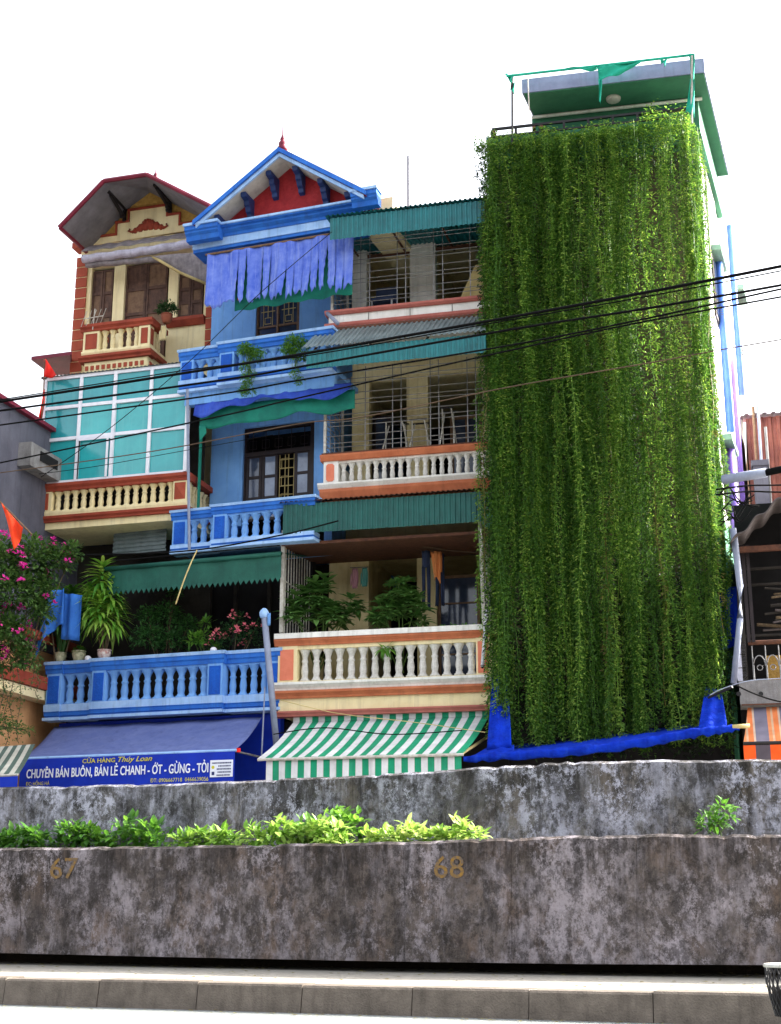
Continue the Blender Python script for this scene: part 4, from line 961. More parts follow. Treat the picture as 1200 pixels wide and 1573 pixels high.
# ================================================================== cream and brick-red house on the left
A = Frame(275, 23.1, 15.8, 'brick_trim_house'); AE = A.e
tag(AE, 'cream house with brick red quoins, clipped gable and teal glazed balcony', 'house')
va = 1.3
uaL, uaR = A.u(112, 480, va), A.u(331, 480, va)
zeave = A.z(120, 384, va)
m = MB(); m.box(uaL+.02, uaR-.02, va+1.0, 10, .2, zeave); m.box(uaL+.02, uaL+.2, va+.2, va+1.0, .2, zeave); m.box(uaR-.2, uaR-.02, va+.2, va+1.0, .2, zeave); m.build('body', 'cream_wall', AE)
MB().box(uaL+.2, uaR-.2, va+.9, va+.99, .2, zeave-.1).build('inner_wall', 'dark', AE)  # shade behind the openings held in its near-black colour
wall_with_openings(A, AE, 'cream', 118, 330, 380, 620, va, [(137, 172, 412, 560), (189, 257, 405, 560), (273, 314, 400, 489)])
# quoins: every block is a piece, cream joints between
def quoins(l, r, t, b, pitch):
    x0, x1 = A.u(l, (t+b)/2, va-.02), A.u(r, (t+b)/2, va-.02); z1, z0 = A.z(l, t, va), A.z(l, b, va)
    MB().box(x0+.004, x1-.004, va-.03, va+.02, z0, z1).build('quoin_bed', 'cream', AE)
    n = int((z1-z0)/pitch); h = (z1-z0)/n; me = MB().box(x0, x1, va-.045, va-.02, .011, h-.011).mesh('quoin', 'brick')
    for i in range(n): inst('quoin', me, AE, (0, random.uniform(-.004, .004), z0+h*i))
quoins(113, 130, 398, 590, .21); quoins(317, 331, 405, 560, .21)
# shutters
def shutter_pair(l, r, t, b, v, n, name, top=0.0):
    x0, x1, z0, z1 = A.u(l, (t+b)/2, v), A.u(r, (t+b)/2, v), A.z(l, b, v), A.z(l, t, v); w = (x1-x0)/n
    MB().box(x0-.03, x1+.03, v+.06, v+.1, z0, z1+.04).build('door_frame', 'darkwood', AE)
    for k in range(n):
        a = x0+w*k; q = MB(); s = .045
        q.box(a+.006, a+s, v, v+.05, z0, z1); q.box(a+w-s, a+w-.006, v, v+.05, z0, z1)
        rows = 4 if z1-z0 > .9 else 2; hh = (z1-z0)/rows
        for j in range(rows+1): q.box(a+s, a+w-s, v+.003, v+.047, max(z0, z0+hh*j-s*.7), min(z1, z0+hh*j+s*.7))
        d = q.build(name, 'wood', AE)
        for j in range(rows): MB().box(a+s, a+w-s, v+.02, v+.04, z0+hh*j+s*.7, z0+hh*(j+1)-s*.7).build('panel', 'wood' if (j+k) % 2 else 'woodpale', d)
shutter_pair(139, 171, 418, 560, va+.06, 2, 'shutter'); shutter_pair(191, 255, 410, 560, va+.06, 2, 'shutter'); shutter_pair(275, 312, 404, 487, va+.06, 2, 'shutter')
zs = A.z(273, 503, va); MB().mold([(va+.02, zs), (va-.05, zs), (va-.12, zs+.1), (va-.12, zs+.16), (va+.02, zs+.16)], A.u(258, 500, va), A.u(316, 490, va)).build('window_sill', 'redbrown', AE)
# small upper balcony
vb = .5; u0, u1 = A.u(128, 525, vb), A.u(230, 515, vb)
za = lambda py: A.z(127, py, vb)
ab = MB().box(u0+.03, u1-.03, vb+.04, va-.01, za(586), za(549)).build('balcony', 'cream', AE)
def ring(t, b, out, mt, name):   # moulded course round three sides
    zt, zb = za(t), za(b); h = zt-zb
    MB().mold([(vb+.2, zb), (vb-out*.3, zb), (vb-out*.4, zb+h*.3), (vb-out, zb+h*.6), (vb-out, zt), (vb+.2, zt)], u0-out, u1+out).build(name, mt, ab)
    MB().box(u1-.18, u1+out*.98, vb+.2, va-.14, zb+h*.3, zt).build(name, mt, ab); MB().box(u0-out*.98, u0+.18, vb+.2, va-.14, zb+h*.3, zt).build(name, mt, ab)
ring(501, 511, .06, 'redbrown', 'coping'); ring(548, 557, .06, 'redbrown', 'moulding'); ring(541, 548, .02, 'cream', 'base_course')
zl, zh = za(541), za(511)
ua, ub_ = A.u(152, 525, vb), A.u(213, 520, vb)
for a, b in ((u0, ua), (ub_, u1)):
    MB().box(a, b, vb, vb+.18, zl, zh).build('pedestal', 'cream', ab); MB().box(a+.05, b-.04, vb-.012, vb+.01, zl+.04, zh-.05).build('panel', 'redbrown', ab)
MB().box(u1-.01, u1+.012, vb+.04, vb+.15, zl+.04, zh-.05).build('panel', 'redbrown', ab)
balusters(ab, 'cream', ua, ub_, vb+.09, zl, zh, 5, .95)
balusters(ab, 'cream', vb+.2, va-.16, u1-.09, zl, zh, 4, .9, along='v')
me = MB().box(0, .066, vb+.025, vb+.045, 0, .085).mesh('tile', 'brick')
n = 11
for i in range(n): inst('tile', me, ab, (u0+.06+(u1-u0-.12)*i/n, -.008, za(569.5)))
me = MB().box(u1-.035, u1-.018, 0, .09, 0, .085).mesh('tile', 'brick')
for i in range(5): inst('tile', me, ab, (.004, vb+.1+.13*i, za(569.5)))
MB().box(u0+.05, u1-.05, vb+.03, vb+.035, za(580), za(558)).build('tile_bed', 'cream', ab)
# gable wall, stepped panel, relief
gw = [A.P(131, 372, va), A.P(131, 366, va), A.P(238, 284, va), A.P(326, 327, va), A.P(326, 345, va)]
MB().prism(gw, va+.0, va+.18).build('gable', 'stucco', AE)
MB().box(uaL-.06, uaL+.24, va-.1, va+.2, A.z(119, 384, va), A.z(119, 376, va)).build('capital', 'redbrown', AE)
st_ = [(133, 378), (133, 368), (179, 359), (179, 343), (198, 339.5), (198, 324.5), (258, 314), (258, 331), (277, 327.5), (277, 345), (300, 341), (300, 352)]
pts = [A.P(x, y, va-.03) for x, y in st_]
MB().prism(pts, va-.03, va-.002).build('gable_panel', 'cream', AE)
q = MB()
for (a, b) in zip(pts[1:-1], pts[2:-1]):
    if abs(a[0]-b[0]) > .05: zc_ = (a[1]+b[1])/2; q.box(a[0]-.02, b[0]+.02, va-.06, va-.031, zc_-.02, zc_+.025)
    else: q.box(a[0]-.02, a[0]+.02, va-.058, va-.033, min(a[1], b[1])-.02, max(a[1], b[1])+.02)
q.build('gable_border', 'redbrown', AE)
p = A.P(228, 352, va-.03); q = MB()
for i in range(13):
    f = (i-6)/6; r = (.045+.085*(1-abs(f))**.8)*(1.15 if i % 2 else .8); zc_ = p[1]+.02+.13*(1-abs(f)**1.3)*.9
    q.lathe([(r, 0), (r*.8, .03), (r*.3, .05), (.005, .055)], n=8); n_ = len(q.v)-32
    for k in range(n_, len(q.v)): c = q.v[k]; q.v[k] = (p[0]+f*.33+c[0]*.7, va-.03-c[2], zc_+c[1]*.9-.04)
for s in (-1, 1): q.tube([(p[0]+s*.25, va-.045, p[1]-.0), (p[0]+s*.36, va-.05, p[1]-.02), (p[0]+s*.42, va-.05, p[1]+.01), (p[0]+s*.39, va-.05, p[1]+.05)], .022, 6)
for i in range(7): a_ = math.pi*(i+.5)/7; q.tube([(p[0], va-.05, p[1]+.05), (p[0]+.13*math.cos(a_), va-.085, p[1]+.06+.14*math.sin(a_))], .014, 5, .028)
q.build('relief', 'redbrown', AE, True)
# clipped-gable roof with grey underside
vf = .25
EL, KL, KR, ER = A.P(93, 350, vf), A.P(160, 283, vf), A.P(226, 269, vf), A.P(322, 321, vf)
ze = (EL[1]+ER[1])/2; zk = (KL[1]+KR[1])/2; xm = (KL[0]+KR[0])/2; zR = zk+.28; vR = vf+.95
def roofpts(dz, i): return [(EL[0]+i, vf, ze+dz), (KL[0], vf, zk+dz), (KR[0], vf, zk+dz), (ER[0]-i, vf, ze+dz), (xm, vR, zR+dz), (xm, 7, zR+dz), (EL[0]+i, 7, ze+dz), (ER[0]-i, 7, ze+dz)]
rf = [(0, 1, 4, 5, 6), (1, 2, 4), (2, 3, 7, 5, 4)]
ro = MB().add(roofpts(.05, 0), rf).add([(EL[0], vf, ze+.05), (KL[0], vf, zk+.05), (KR[0], vf, zk+.05), (ER[0], vf, ze+.05), (EL[0], vf, ze), (KL[0], vf, zk), (KR[0], vf, zk), (ER[0], vf, ze)], [(0, 4, 5, 1), (1, 5, 6, 2), (2, 6, 7, 3)]).build('roof', 'maroon', AE)
MB().add(roofpts(0, 0.004), [tuple(reversed(f)) for f in rf]).build('soffit', 'soffit_grey', ro)
q = MB(); pl = [(EL[0]-.02, vf-.02, ze+.02), (KL[0], vf-.02, zk+.03), (KR[0], vf-.02, zk+.03), (ER[0]+.02, vf-.02, ze+.02)]
for a, b in zip(pl, pl[1:]): q.tube([a, b], .045, 6)
q.tube([(EL[0], vf, ze+.02), (EL[0], 6.9, ze+.02)], .045, 6); q.build('edge_tile', 'maroon', ro)
q = MB(); p = A.P(239, 275, va+.2)
q.lathe([(.05, 0), (.07, .03), (.07, .07), (.035, .1), (.05, .13), (.03, .18), (.012, .2), (.008, .32)], (A.u(239, 275, vR+.3), vR+.3, A.z(239, 279, vR+.3)), 9); q.build('finial', 'maroon', ro, True)
for px, py in ((192, 341), (262, 328)):
    x, z = A.P(px, py, va-.04); q = MB(); y1 = va-.05; y0 = vf+.25; zt = min(zk-.02, z+.58)
    q.box(x-.03, x+.03, y1-.05, y1, z, zt); q.box(x-.03, x+.03, y0, y1, zt-.05, zt)
    q.tube([(x, y1-.05, z+.08), (x, y0+.1, zt-.04)], .04, 6)
    for t in (.3, .6): q.lathe([(.035, -.02), (.035, .02)], (0, 0, 0), 8); k = len(q.v)-16; q.v[k:] = [(x+c[2], y1-.12-.1*t+c[0], zt-.12-.1*(1-t)*2+c[1]) for c in q.v[k:]]
    q.build('bracket', 'ironblack', AE)
# rolled grey tarps over the shutters
tr = empty('rolled_tarp', A.W(0, 0, 0), -A.th); tag(tr, 'dirty grey tarp rolled up above the wooden shutters', 'tarp')
vt = .75
def seg(l, yl, r, yr, v, rad, mt, name, sag=0.0, n=16, rr=None):
    a, b = A.L(A.w(l, yl, v)), A.L(A.w(r, yr, v)); q = MB()
    pts = [a.lerp(b, i/n)-Vector((0, 0, sag*math.sin(math.pi*i/n)+.012*math.sin(i*2.1))) for i in range(n+1)]
    q.tube(pts, rad, 9, rr); return q.build(name, mt, tr, True)
a, b = A.P(126, 386, vt+.1), A.P(300, 356, vt+.1)
MB().slab(lambda i, j: (a[0]+(b[0]-a[0])*i, vt+.3-.25*j+.01*math.sin(i*30), (a[1]+b[1])/2+.16-.24*j+.01*math.sin(i*40)), 40, 4, (0, .01, 0)).build('sheet', 'greytarp', tr, True)
seg(128, 398, 305, 372, vt, .085, 'greytarp_light', 'roll', .02)
seg(133, 407, 318, 392, vt+.08, .06, 'greytarp', 'roll', .0)
a, b, c = A.L(A.w(235, 394, vt)), A.L(A.w(321, 388, vt)), A.L(A.w(322, 438, vt))
MB().slab(lambda i, j: a.lerp(b, i).lerp(a.lerp(c, i), j)+Vector((0, -.05*math.sin(i*3+j*3), -.05*math.sin(i*3.1)*j)), 14, 8, (0, .012, 0)).build('loose_sheet', 'greytarp', tr, True)
q = MB().tube([a, a.lerp(c, .5)+Vector((0, -.05, -.06)), c], .028, 7); q.build('pole', 'straw', tr, True)
# glazed lower balcony
gx = [A.u(x, 655, 0) for x in (65.5, 121.5, 174, 230, 287)]; gz_ = [A.z(66, y, 0) for y in (743.5, 677.5, 629, 584)]
gl = MB()
t = .03
for i, x in enumerate(gx): gl.box(x-t, x+t, -.02, .06, gz_[0], gz_[-1])
for z in gz_: gl.box(gx[0]+t, gx[-1]-t, -.014, .054, z-t, z+t)
glz = gl.build('glazed_screen', 'aluwhite', AE)
for i in range(4):
    for j in range(3):
        o = MB().box(gx[i]+.006, gx[i+1]-.006, -.002, .006, gz_[j]+.006, gz_[j+1]-.006).build('pane', random.choice(('tealglass', 'tealglass_pale', 'tealglass_deep', 'tealglass')), glz)
        o.location = (0, .02+random.uniform(-.004, .004), 0); o.rotation_euler = (0, 0, random.gauss(0, .004))
q = MB(); q.box(gx[1]+.03, gx[2]-.03, -.035, -.018, gz_[1]-.075, gz_[1]-.04); q.box(gx[2]-.1, gx[2]-.062, -.035, -.018, gz_[0]+.03, gz_[1]-.075); q.build('sash', 'aluwhite', glz)
MB().box(gx[1]+.032, gx[1]+.05, -.03, -.016, gz_[0]+.03, gz_[1]-.075).build('sash_gap', 'ironblack', glz)
q = MB(); corrugated(q, gx[0]-.1, gx[-1]+.02, -.05, gz_[-1]+.034, 1.2, gz_[-1]+.05, .075, .012); q.build('tin_roof', 'tinroof', AE)
q = MB(); q.box(gx[0]-.025, gx[0]+.02, .07, 1.25, gz_[0], gz_[-1]); q.build('screen_side', 'aluwhite', AE)
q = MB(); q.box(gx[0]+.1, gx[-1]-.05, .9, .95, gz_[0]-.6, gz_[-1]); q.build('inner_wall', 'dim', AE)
za = lambda py: A.z(60, py, 0)
u0, u1 = A.u(60, 770, 0), A.u(287, 755, 0)
lb = MB().box(u0+.03, u1-.03, .04, 1.28, za(814), za(795)).build('balcony', 'cream', AE)
def ring2(t, b, out, mt, name):
    zt, zb = za(t), za(b); h = zt-zb
    MB().mold([(.22, zb), (-out*.3, zb), (-out*.4, zb+h*.3), (-out, zb+h*.6), (-out, zt), (.22, zt)], u0-out, u1+out).build(name, mt, lb)
    MB().box(u1-.2, u1+out*.98, .22, 1.27, zb+h*.3, zt).build(name, mt, lb)
ring2(746, 757, .06, 'redbrown', 'coping'); ring2(795, 804, .05, 'redbrown', 'moulding'); ring2(787, 795, .015, 'cream', 'base_course')
zl, zh = za(787), za(757); ua, ub_ = A.u(79, 770, 0), A.u(266, 755, 0)
for a, b in ((u0, ua), (ub_, u1)): MB().box(a, b, .0, .2, zl, zh).build('pedestal', 'cream', lb)
MB().box(u0+.03, ua-.06, -.012, .01, zl+.03, zh-.03).build('panel', 'brick', lb)
a, b, c, d = ub_+.025, u1-.025, zl+.03, zh-.03
MB().add([(a, -.004, c), (b, -.004, c), (b, -.004, d), (a, -.004, d), ((a+b)/2, -.05, (c+d)/2)], [(0, 1, 4), (1, 2, 4), (2, 3, 4), (3, 0, 4)]).build('panel', 'brick', lb)
balusters(lb, 'cream', ua, ub_, .1, zl, zh, 14, 1.0); balusters(lb, 'cream', .22, 1.2, u1-.1, zl, zh, 6, .95, along='v')
# wall under the slab, its shade put into a dark colour
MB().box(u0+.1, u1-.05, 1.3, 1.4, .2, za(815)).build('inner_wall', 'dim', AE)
# potted plant, aerial, cloth on the small balcony come with the plants below

# ================================================================== vine-covered green house
Ef = Frame(750, 21.2, 11.8, 'green_house'); EE = Ef.e
tag(EE, 'tall narrow green house with white side wall behind the vine curtain', 'house')
zsb = Ef.z(802, 143, .0); zst = Ef.z(802, 122, .0)
vtop = .2
while Ef.z(817, 177, vtop) < zsb and vtop < 4: vtop += .02
vtop = min(vtop, 2.2)
ve = 1.15
ucr = Ef.u(1086, 450, ve); corner = Ef.W(ucr, ve, 0); uel = Ef.u(757, 600, ve)
sd = math.radians(19.5); SDv = Vector((math.sin(sd), math.cos(sd), 0)); SNv = Vector((math.cos(sd), -math.sin(sd), 0))
LS = 5.6
def eb(pts_world, z0, z1, name, mt, parent=EE):     # vertical prism on a plan polygon given in world xy
    loc = [Ef.L(p) for p in pts_world]; n = len(loc)
    vs = [(p.x, p.y, z0) for p in loc]+[(p.x, p.y, z1) for p in loc]
    return MB().add(vs, [tuple(range(n-1, -1, -1)), tuple(range(n, 2*n))]+[(i, (i+1) % n, (i+1) % n+n, i+n) for i in range(n)]).build(name, mt, parent)
left = Ef.W(uel, ve, 0)
zfl = Ef.z(757, 225, ve)-.35           # top floor level
eb([left, corner-SNv*.04, corner+SDv*LS-SNv*.04, left+SDv*LS], .2, zfl, 'body', 'egreen')
zpl = Ef.z(1110, 790, ve)
eb([left-SDv*.02+SNv*.02, corner-SDv*.02-SNv*.1, corner-SNv*.1-SDv*.001, left+SNv*.02-SDv*.001], .2, zfl-.02, 'front_wall', 'oldplaster')
eb([corner-SNv*.03+SDv*.02, corner+SDv*.02, corner+SDv*LS, corner+SDv*LS-SNv*.03], zpl, zsb, 'side_wall', 'white_side')
eb([corner-SNv*.03+SDv*.02, corner+SNv*.006+SDv*.02, corner+SNv*.006+SDv*LS, corner+SDv*LS-SNv*.03], .2, zpl-.003, 'side_dado', 'egreen')
# green pilaster strip at the front corner
eb([corner-SNv*.095-SDv*.03, corner+SNv*.012-SDv*.03, corner+SNv*.012+SDv*.16, corner-SNv*.095+SDv*.16], .2, zsb-.01, 'pilaster', 'egreen')
# set-back top storey and its big roof slab
tl, trr = Ef.W(Ef.u(817, 180, vtop), vtop, 0), Ef.W(Ef.u(1072, 150, vtop), vtop, 0)
eb([tl, trr, trr+SDv*3.4, tl+SDv*3.4], zfl+.01, zsb-.004, 'top_storey', 'egreen')
f0, f1 = Ef.W(Ef.u(802, 142, 0), 0, 0), Ef.W(Ef.u(1083, 113, 0), 0, 0)
bk = on_z(1120, 269, zsb); bk.z = 0
slab = eb([f0, f1, bk, bk+(f0-f1)], zsb, zst, 'roof_slab', 'slabgrey')
eb([f0+SDv*.02+SNv*.03, f1+SDv*.02-SNv*.02, bk-SDv*.03-SNv*.02, bk-SDv*.03+(f0-f1)+SNv*.03], zsb-.02, zsb-.003, 'soffit', 'egreen', slab)
p = Ef.L(Ef.w(942, 147, .45)); MB().lathe([(.08, -.06), (.12, -.04), (.13, 0)], (p.x, p.y, zsb-.02), 12).build('ceiling_lamp', 'soffit', slab, True)
a, b = Ef.u(817, 178, vtop-.05), Ef.u(1078, 140, vtop-.05); MB().tube([(a, vtop-.05, zsb-.07), (b, vtop-.05, zsb-.07)], .03, 6).build('pipe', 'white', EE)
# side wall details: hoods over windows, downpipes, lattice panel
def sp(px, py):      # point on the side wall plane
    x, y, k = ray(px, py); r = Vector((x, y, 0)); t = corner.dot(SNv)/r.dot(SNv)
    q = r*t; return (q-corner).dot(SDv), CZ+k*t
def sbox(s0, s1, z0, z1, o0, o1, name, mt, parent=EE):
    return eb([corner+SDv*s0+SNv*o0, corner+SDv*s0+SNv*o1, corner+SDv*s1+SNv*o1, corner+SDv*s1+SNv*o0], z0, z1, name, mt, parent)
for (px0, py0, px1, py1) in ((1090, 381, 1101, 418), (1106, 677, 1123, 712), (1127, 440, 1134, 468)):
    s0, z0 = sp(px0, py0); s1, z1 = sp(px1, py1); zc_ = (z0+z1)/2; s0 = max(s0, .1); s1 = min(max(s1, s0+.5), s0+1.0)
    if s1 > 8: s1 = s0+1
    sbox(s0, s1, zc_-.05, zc_+.05, .001, .2, 'window_hood', 'egreen_pale')
    w_ = sbox(s0+.1, s1-.1, zc_-1.25, zc_-.08, .001, .035, 'window', 'darkwood')
    sbox(s0+.16, s1-.16, zc_-1.18, zc_-.15, .036, .05, 'pane', 'glassdim', w_)
s0, z0 = sp(1091, 330); s1, z1 = sp(1103, 250)
sbox(.9, 2.3, Ef.z(1060, 330, .45), zsb-.5, .001, .03, 'lattice_panel', 'lattice')
for px, py0, py1, mt, r in ((1105, 425, 640, 'pipeblue', .07), (1124, 385, 580, 'pipeblue', .06), (1128, 580, 760, 'pipelilac', .05), (1117, 700, 830, 'pipelilac', .08)):
    s0, z0 = sp(px, (py0+py1)/2); _, za_ = sp(px, py1); _, zb_ = sp(px, py0)
    q = corner+SDv*min(s0, 12)+SNv*(r+.02); a = Ef.L(Vector((q.x, q.y, za_))); b = Ef.L(Vector((q.x, q.y, zb_)))
    MB().tube([a, b], r, 8).build('downpipe', mt, EE, True)
# roof-edge railing over the vines
zr_ = Ef.z(757, 199, .1); m = MB()
rl = EE
ur0, ur1 = Ef.u(756, 205, .1), Ef.u(1056, 175, .1)
rr_ = MB().box(ur0, ur1, .08, .12, zr_-.02, zr_+.02).build('railing', 'ironblack', EE)
MB().box(ur0, ur1, .085, .115, zr_-.16, zr_-.13).build('rail', 'ironblack', rr_)
for i in range(9): x = ur0+(ur1-ur0)*i/8; MB().box(x-.02, x+.02, .08, .12, zfl-.1, zr_-.02).build('post', 'ironblack', rr_)
MB().box(Ef.u(978, 180, .3), ur1, .28, .32, zr_+.08, zr_+.11).build('rail', 'rust', rr_)
for x in (Ef.u(757, 200, .1), Ef.u(818, 195, .1), Ef.u(830, 195, .1)): MB().box(x, x+.05, .05, .9, zr_-.09, zr_-.045).build('rail', 'rust', rr_)
MB().box(uel+.1, ucr-.25, .2, ve-.01, zfl-.15, zfl-.02).build('roof_ledge', 'egreen', EE)
# scaffold pole frame with scraps of green netting
fr_ = empty('scaffold', Ef.w(787, 215, .05)); tag(fr_, 'thin scaffold with scraps of green netting on the green house roof', 'scaffold'); o_ = fr_.location
def wl(px, py, v=-.25): return Ef.w(px, py, v)-o_
MB().tube([wl(787, 222), wl(787, 116)], .02, 6).build('pole', 'ironblack', fr_)
MB().tube([wl(778, 117), wl(920, 101), wl(1066, 84)], .022, 6).build('pole', 'net', fr_)
MB().tube([wl(1063, 190), wl(1063, 86)], .022, 6).build('pole', 'steelpaint', fr_)
MB().tube([wl(813, 173), wl(811, 120)], .012, 6).build('pole', 'steelpaint', fr_)
def netsheet(corners, name, nx=8, ny=6):
    c = [wl(*q) for q in corners]
    MB().slab(lambda i, j: c[0].lerp(c[1], i).lerp(c[3].lerp(c[2], i), j)+Vector((0, -.03*math.sin(i*7+j*5), .03*math.sin(i*5+1)*j)), nx, ny, (0, .004, 0)).build(name, 'net', fr_, True)
netsheet([(917, 103), (998, 90), (960, 108), (921, 126)], 'netting'); netsheet([(919, 122), (925, 122), (923, 158), (921, 158)], 'netting')
netsheet([(775, 114), (788, 114), (787, 128), (785, 128)], 'netting'); netsheet([(785, 126), (791, 126), (790, 142), (784, 140)], 'netting')
netsheet([(1058, 83), (1067, 83), (1067, 128), (1063, 128)], 'netting'); netsheet([(1060, 122), (1066, 122), (1068, 178), (1054, 174)], 'netting')
netsheet([(1012, 92), (1025, 90), (1023, 99), (1017, 99)], 'netting'); netsheet([(870, 105), (918, 100), (918, 105), (870, 109)], 'netting')
# shop front under the vines; shade below the tarp put into its near-black colour
sf_ = MB().box(uel+.05, ucr-.05, ve-.06, ve-.01, .2, Ef.z(757, 1060, ve)).build('shop_front', 'dark', EE)
for k in range(3):
    x = Ef.u(930+k*62, 1155, ve-.1); q = MB()
    for j in range(12): q.box(x, x+.5, ve-.1, ve-.075, 1.5+j*.11, 1.5+j*.11+.07)
    q.build('louvre', 'ironblack', EE)['kind'] = 'stuff'

# --- the hanging vines
vc = empty('hanging_vines', Ef.W((uel+ucr)/2, 0, 0), -Ef.th); tag(vc, 'dense curtain of green vines hanging over the whole green house front', 'vines')
ox = (uel+ucr)/2
ztopL, zbotL = Ef.z(745, 234, 0), Ef.z(785, 1158, 0)
rv = random.Random(11)
def strand_mesh(seed, length, leafmt, dens=105):
    r = random.Random(seed); m = MB(); n = int(length/.13); x = y = 0; pts = []
    ph, ph2 = r.uniform(0, 6), r.uniform(0, 6)
    for i in range(n+1):
        t = i/n; z = -length*t
        pts.append(Vector((.05*math.sin(z*.9+ph)+.02*math.sin(z*3+ph2), .04*math.sin(z*1.1+ph2), z)))
    m.tube(pts[::3]+[pts[-1]], .005, 3)
    tot = int(length*dens)
    for i in range(tot):
        t = r.random()**.92; f = t*n; k = min(int(f), n-1); p = pts[k].lerp(pts[k+1], f-k)
        a = r.gauss(-math.pi/2, 1.2); spread = r.uniform(.015, .06)*(1-.3*t)*(.75+.5*math.sin(k*.55+ph))
        d = Vector((math.cos(a), math.sin(a), r.uniform(-1.1, .2)))
        m.leaf(p+Vector((d.x, d.y, 0))*spread*.6+Vector((r.gauss(0, .013), 0, 0)), d, (0, -.5, .8), r.uniform(.03, .068), r.uniform(.015, .029), .25, 1)
    for s in range(int(length*2.0)):      # short side shoots
        k = r.randrange(n); p = pts[k].copy(); a = r.uniform(-2.8, -.3); d = Vector((math.cos(a), math.sin(a), -.2)); L = r.uniform(.08, .30)
        for q in range(int(L/.016)):
            f = q/(L/.016); pp = p+d*L*f*.5+Vector((0, 0, -L*f*f*1.1)); b = r.uniform(0, 6.28)
            m.leaf(pp, (math.cos(b), math.sin(b)-.4, r.uniform(-.8, .3)), (0, -.4, .9), r.uniform(.028, .055), r.uniform(.014, .026), .2, 1)
    return m.mesh('vine_strand', leafmt, False)
LEN = ztopL-zbotL
full = [strand_mesh(100+i, LEN, 'vine_leaf') for i in range(9)]
half = [strand_mesh(200+i, LEN*.55, 'vine_leaf', 105) for i in range(7)]
short = [strand_mesh(300+i, LEN*.28, 'vine_leaf', 112) for i in range(6)]
dry = [strand_mesh(400+i, LEN*.55, 'vine_dry', 26) for i in range(3)]
def vine_u(px, py): return Ef.u(px, py, 0)-ox
uv0, uv1 = vine_u(739, 600), vine_u(1083, 500)
zt_at = lambda u: ztopL+.0+.05*math.sin(u*5)
def bottom_at(u):      # ragged hem: shorter at both ends where the tarp shows
    f = (u-uv0)/(uv1-uv0); z = zbotL
    if f < .12: z += (.12-f)/.12*.75
    return z+rv.uniform(-.05, .28)
clust = []; cu = uv0+.03
while cu < uv1-.02: clust.append(cu); cu += rv.choice((.05, .075, .1, .13, .16))*rv.uniform(.8, 1.15)
cdep = [rv.uniform(-.26, .06) for _ in clust]; wts = [rv.choice((1, 2, 3, 4, 5)) for _ in clust]
cnt = 0; ci = 0
while cnt < 126:
    k = rv.randrange(len(clust)); ci += 1
    if rv.random() > wts[k]/5: continue
    u = clust[k]+rv.gauss(0, .02); v = cdep[k]+rv.gauss(0, .04)
    if .70 < (u-uv0)/(uv1-uv0) < .93 and rv.random() < .72: continue
    zt = zt_at(u)+rv.uniform(-.08, .12); zb = bottom_at(u); L = zt-zb
    inst('vine_strand', rv.choice(full), vc, (u, v-.06, zt), rv.choice((0, .3, -.3)), (rv.uniform(.7, 1.5), 1, L/LEN)); cnt += 1
for k in range(84):
    u = rv.uniform(uv0-.02, uv1+.05); zt = rv.uniform(zbotL+LEN*.5, ztopL-.05); lm = rv.choice(half if k > 9 else dry); L = min(LEN*.55, zt-zbotL-rv.uniform(-.1, .3))
    if .70 < (u-uv0)/(uv1-uv0) < .93 and zt-zbotL > .6*LEN: zt = zbotL+rv.uniform(.5, .6)*LEN; L = LEN*.5
    inst('vine_strand', lm, vc, (u, rv.uniform(-.30, -.1), zt), rv.uniform(-.4, .4), (rv.uniform(.8, 1.8), 1, L/(LEN*.55)))
for k in range(70):
    u = rv.uniform(uv0, uv1+.12); zt = rv.uniform(zbotL+LEN*.32, ztopL+.12)
    if k < 34: zt = ztopL+rv.uniform(-.1, .15)
    elif .70 < (u-uv0)/(uv1-uv0) < .93: u -= .9
    o = inst('vine_strand', rv.choice(short), vc, (u, rv.uniform(-.36, -.12), zt), rv.uniform(-.5, .5), (1, 1, rv.uniform(.6, 1.05))); o.rotation_euler.y = rv.gauss(0, .025)
# right-hand fringe turning the corner
for k in range(9):
    d = rv.uniform(-1.15, -.75); q = Ef.L(corner+SNv*rv.uniform(.05, .16)+SDv*d); zt = ztopL+.1-rv.uniform(0, .8)-max(0, d)*1.5; lm = rv.choice(full if k < 7 else half); L0 = LEN if k < 7 else LEN*.55
    zb = rv.uniform(zbotL+.5, zbotL+1.8); L = min(zt-zb, L0*1.05)
    inst('vine_strand', lm, vc, (q.x-ox+.02, q.y, zt), -1.2, (1, 1, L/L0))
# leafy mass behind the strands and the tufts where they spill over the railing
bm_ = MB(); thin = MB(); rb = random.Random(5)
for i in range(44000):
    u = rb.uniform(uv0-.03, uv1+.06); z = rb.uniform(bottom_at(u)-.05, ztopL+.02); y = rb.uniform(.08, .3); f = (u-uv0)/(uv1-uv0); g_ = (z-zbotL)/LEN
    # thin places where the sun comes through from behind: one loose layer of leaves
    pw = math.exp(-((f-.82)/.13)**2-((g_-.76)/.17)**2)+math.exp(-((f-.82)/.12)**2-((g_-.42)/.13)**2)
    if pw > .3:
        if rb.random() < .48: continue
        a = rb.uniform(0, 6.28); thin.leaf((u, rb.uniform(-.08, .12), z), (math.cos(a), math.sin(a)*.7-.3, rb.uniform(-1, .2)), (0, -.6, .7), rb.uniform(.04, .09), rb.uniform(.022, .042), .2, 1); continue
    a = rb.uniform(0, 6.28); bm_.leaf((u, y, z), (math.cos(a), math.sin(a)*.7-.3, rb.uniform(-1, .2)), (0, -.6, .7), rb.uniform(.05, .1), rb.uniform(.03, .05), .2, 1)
o = bm_.build('leaf_mass', 'vine_shade', vc); o['kind'] = 'stuff'
o = thin.build('loose_leaves', 'vine_leaf', vc); o['kind'] = 'stuff'
tf = MB()
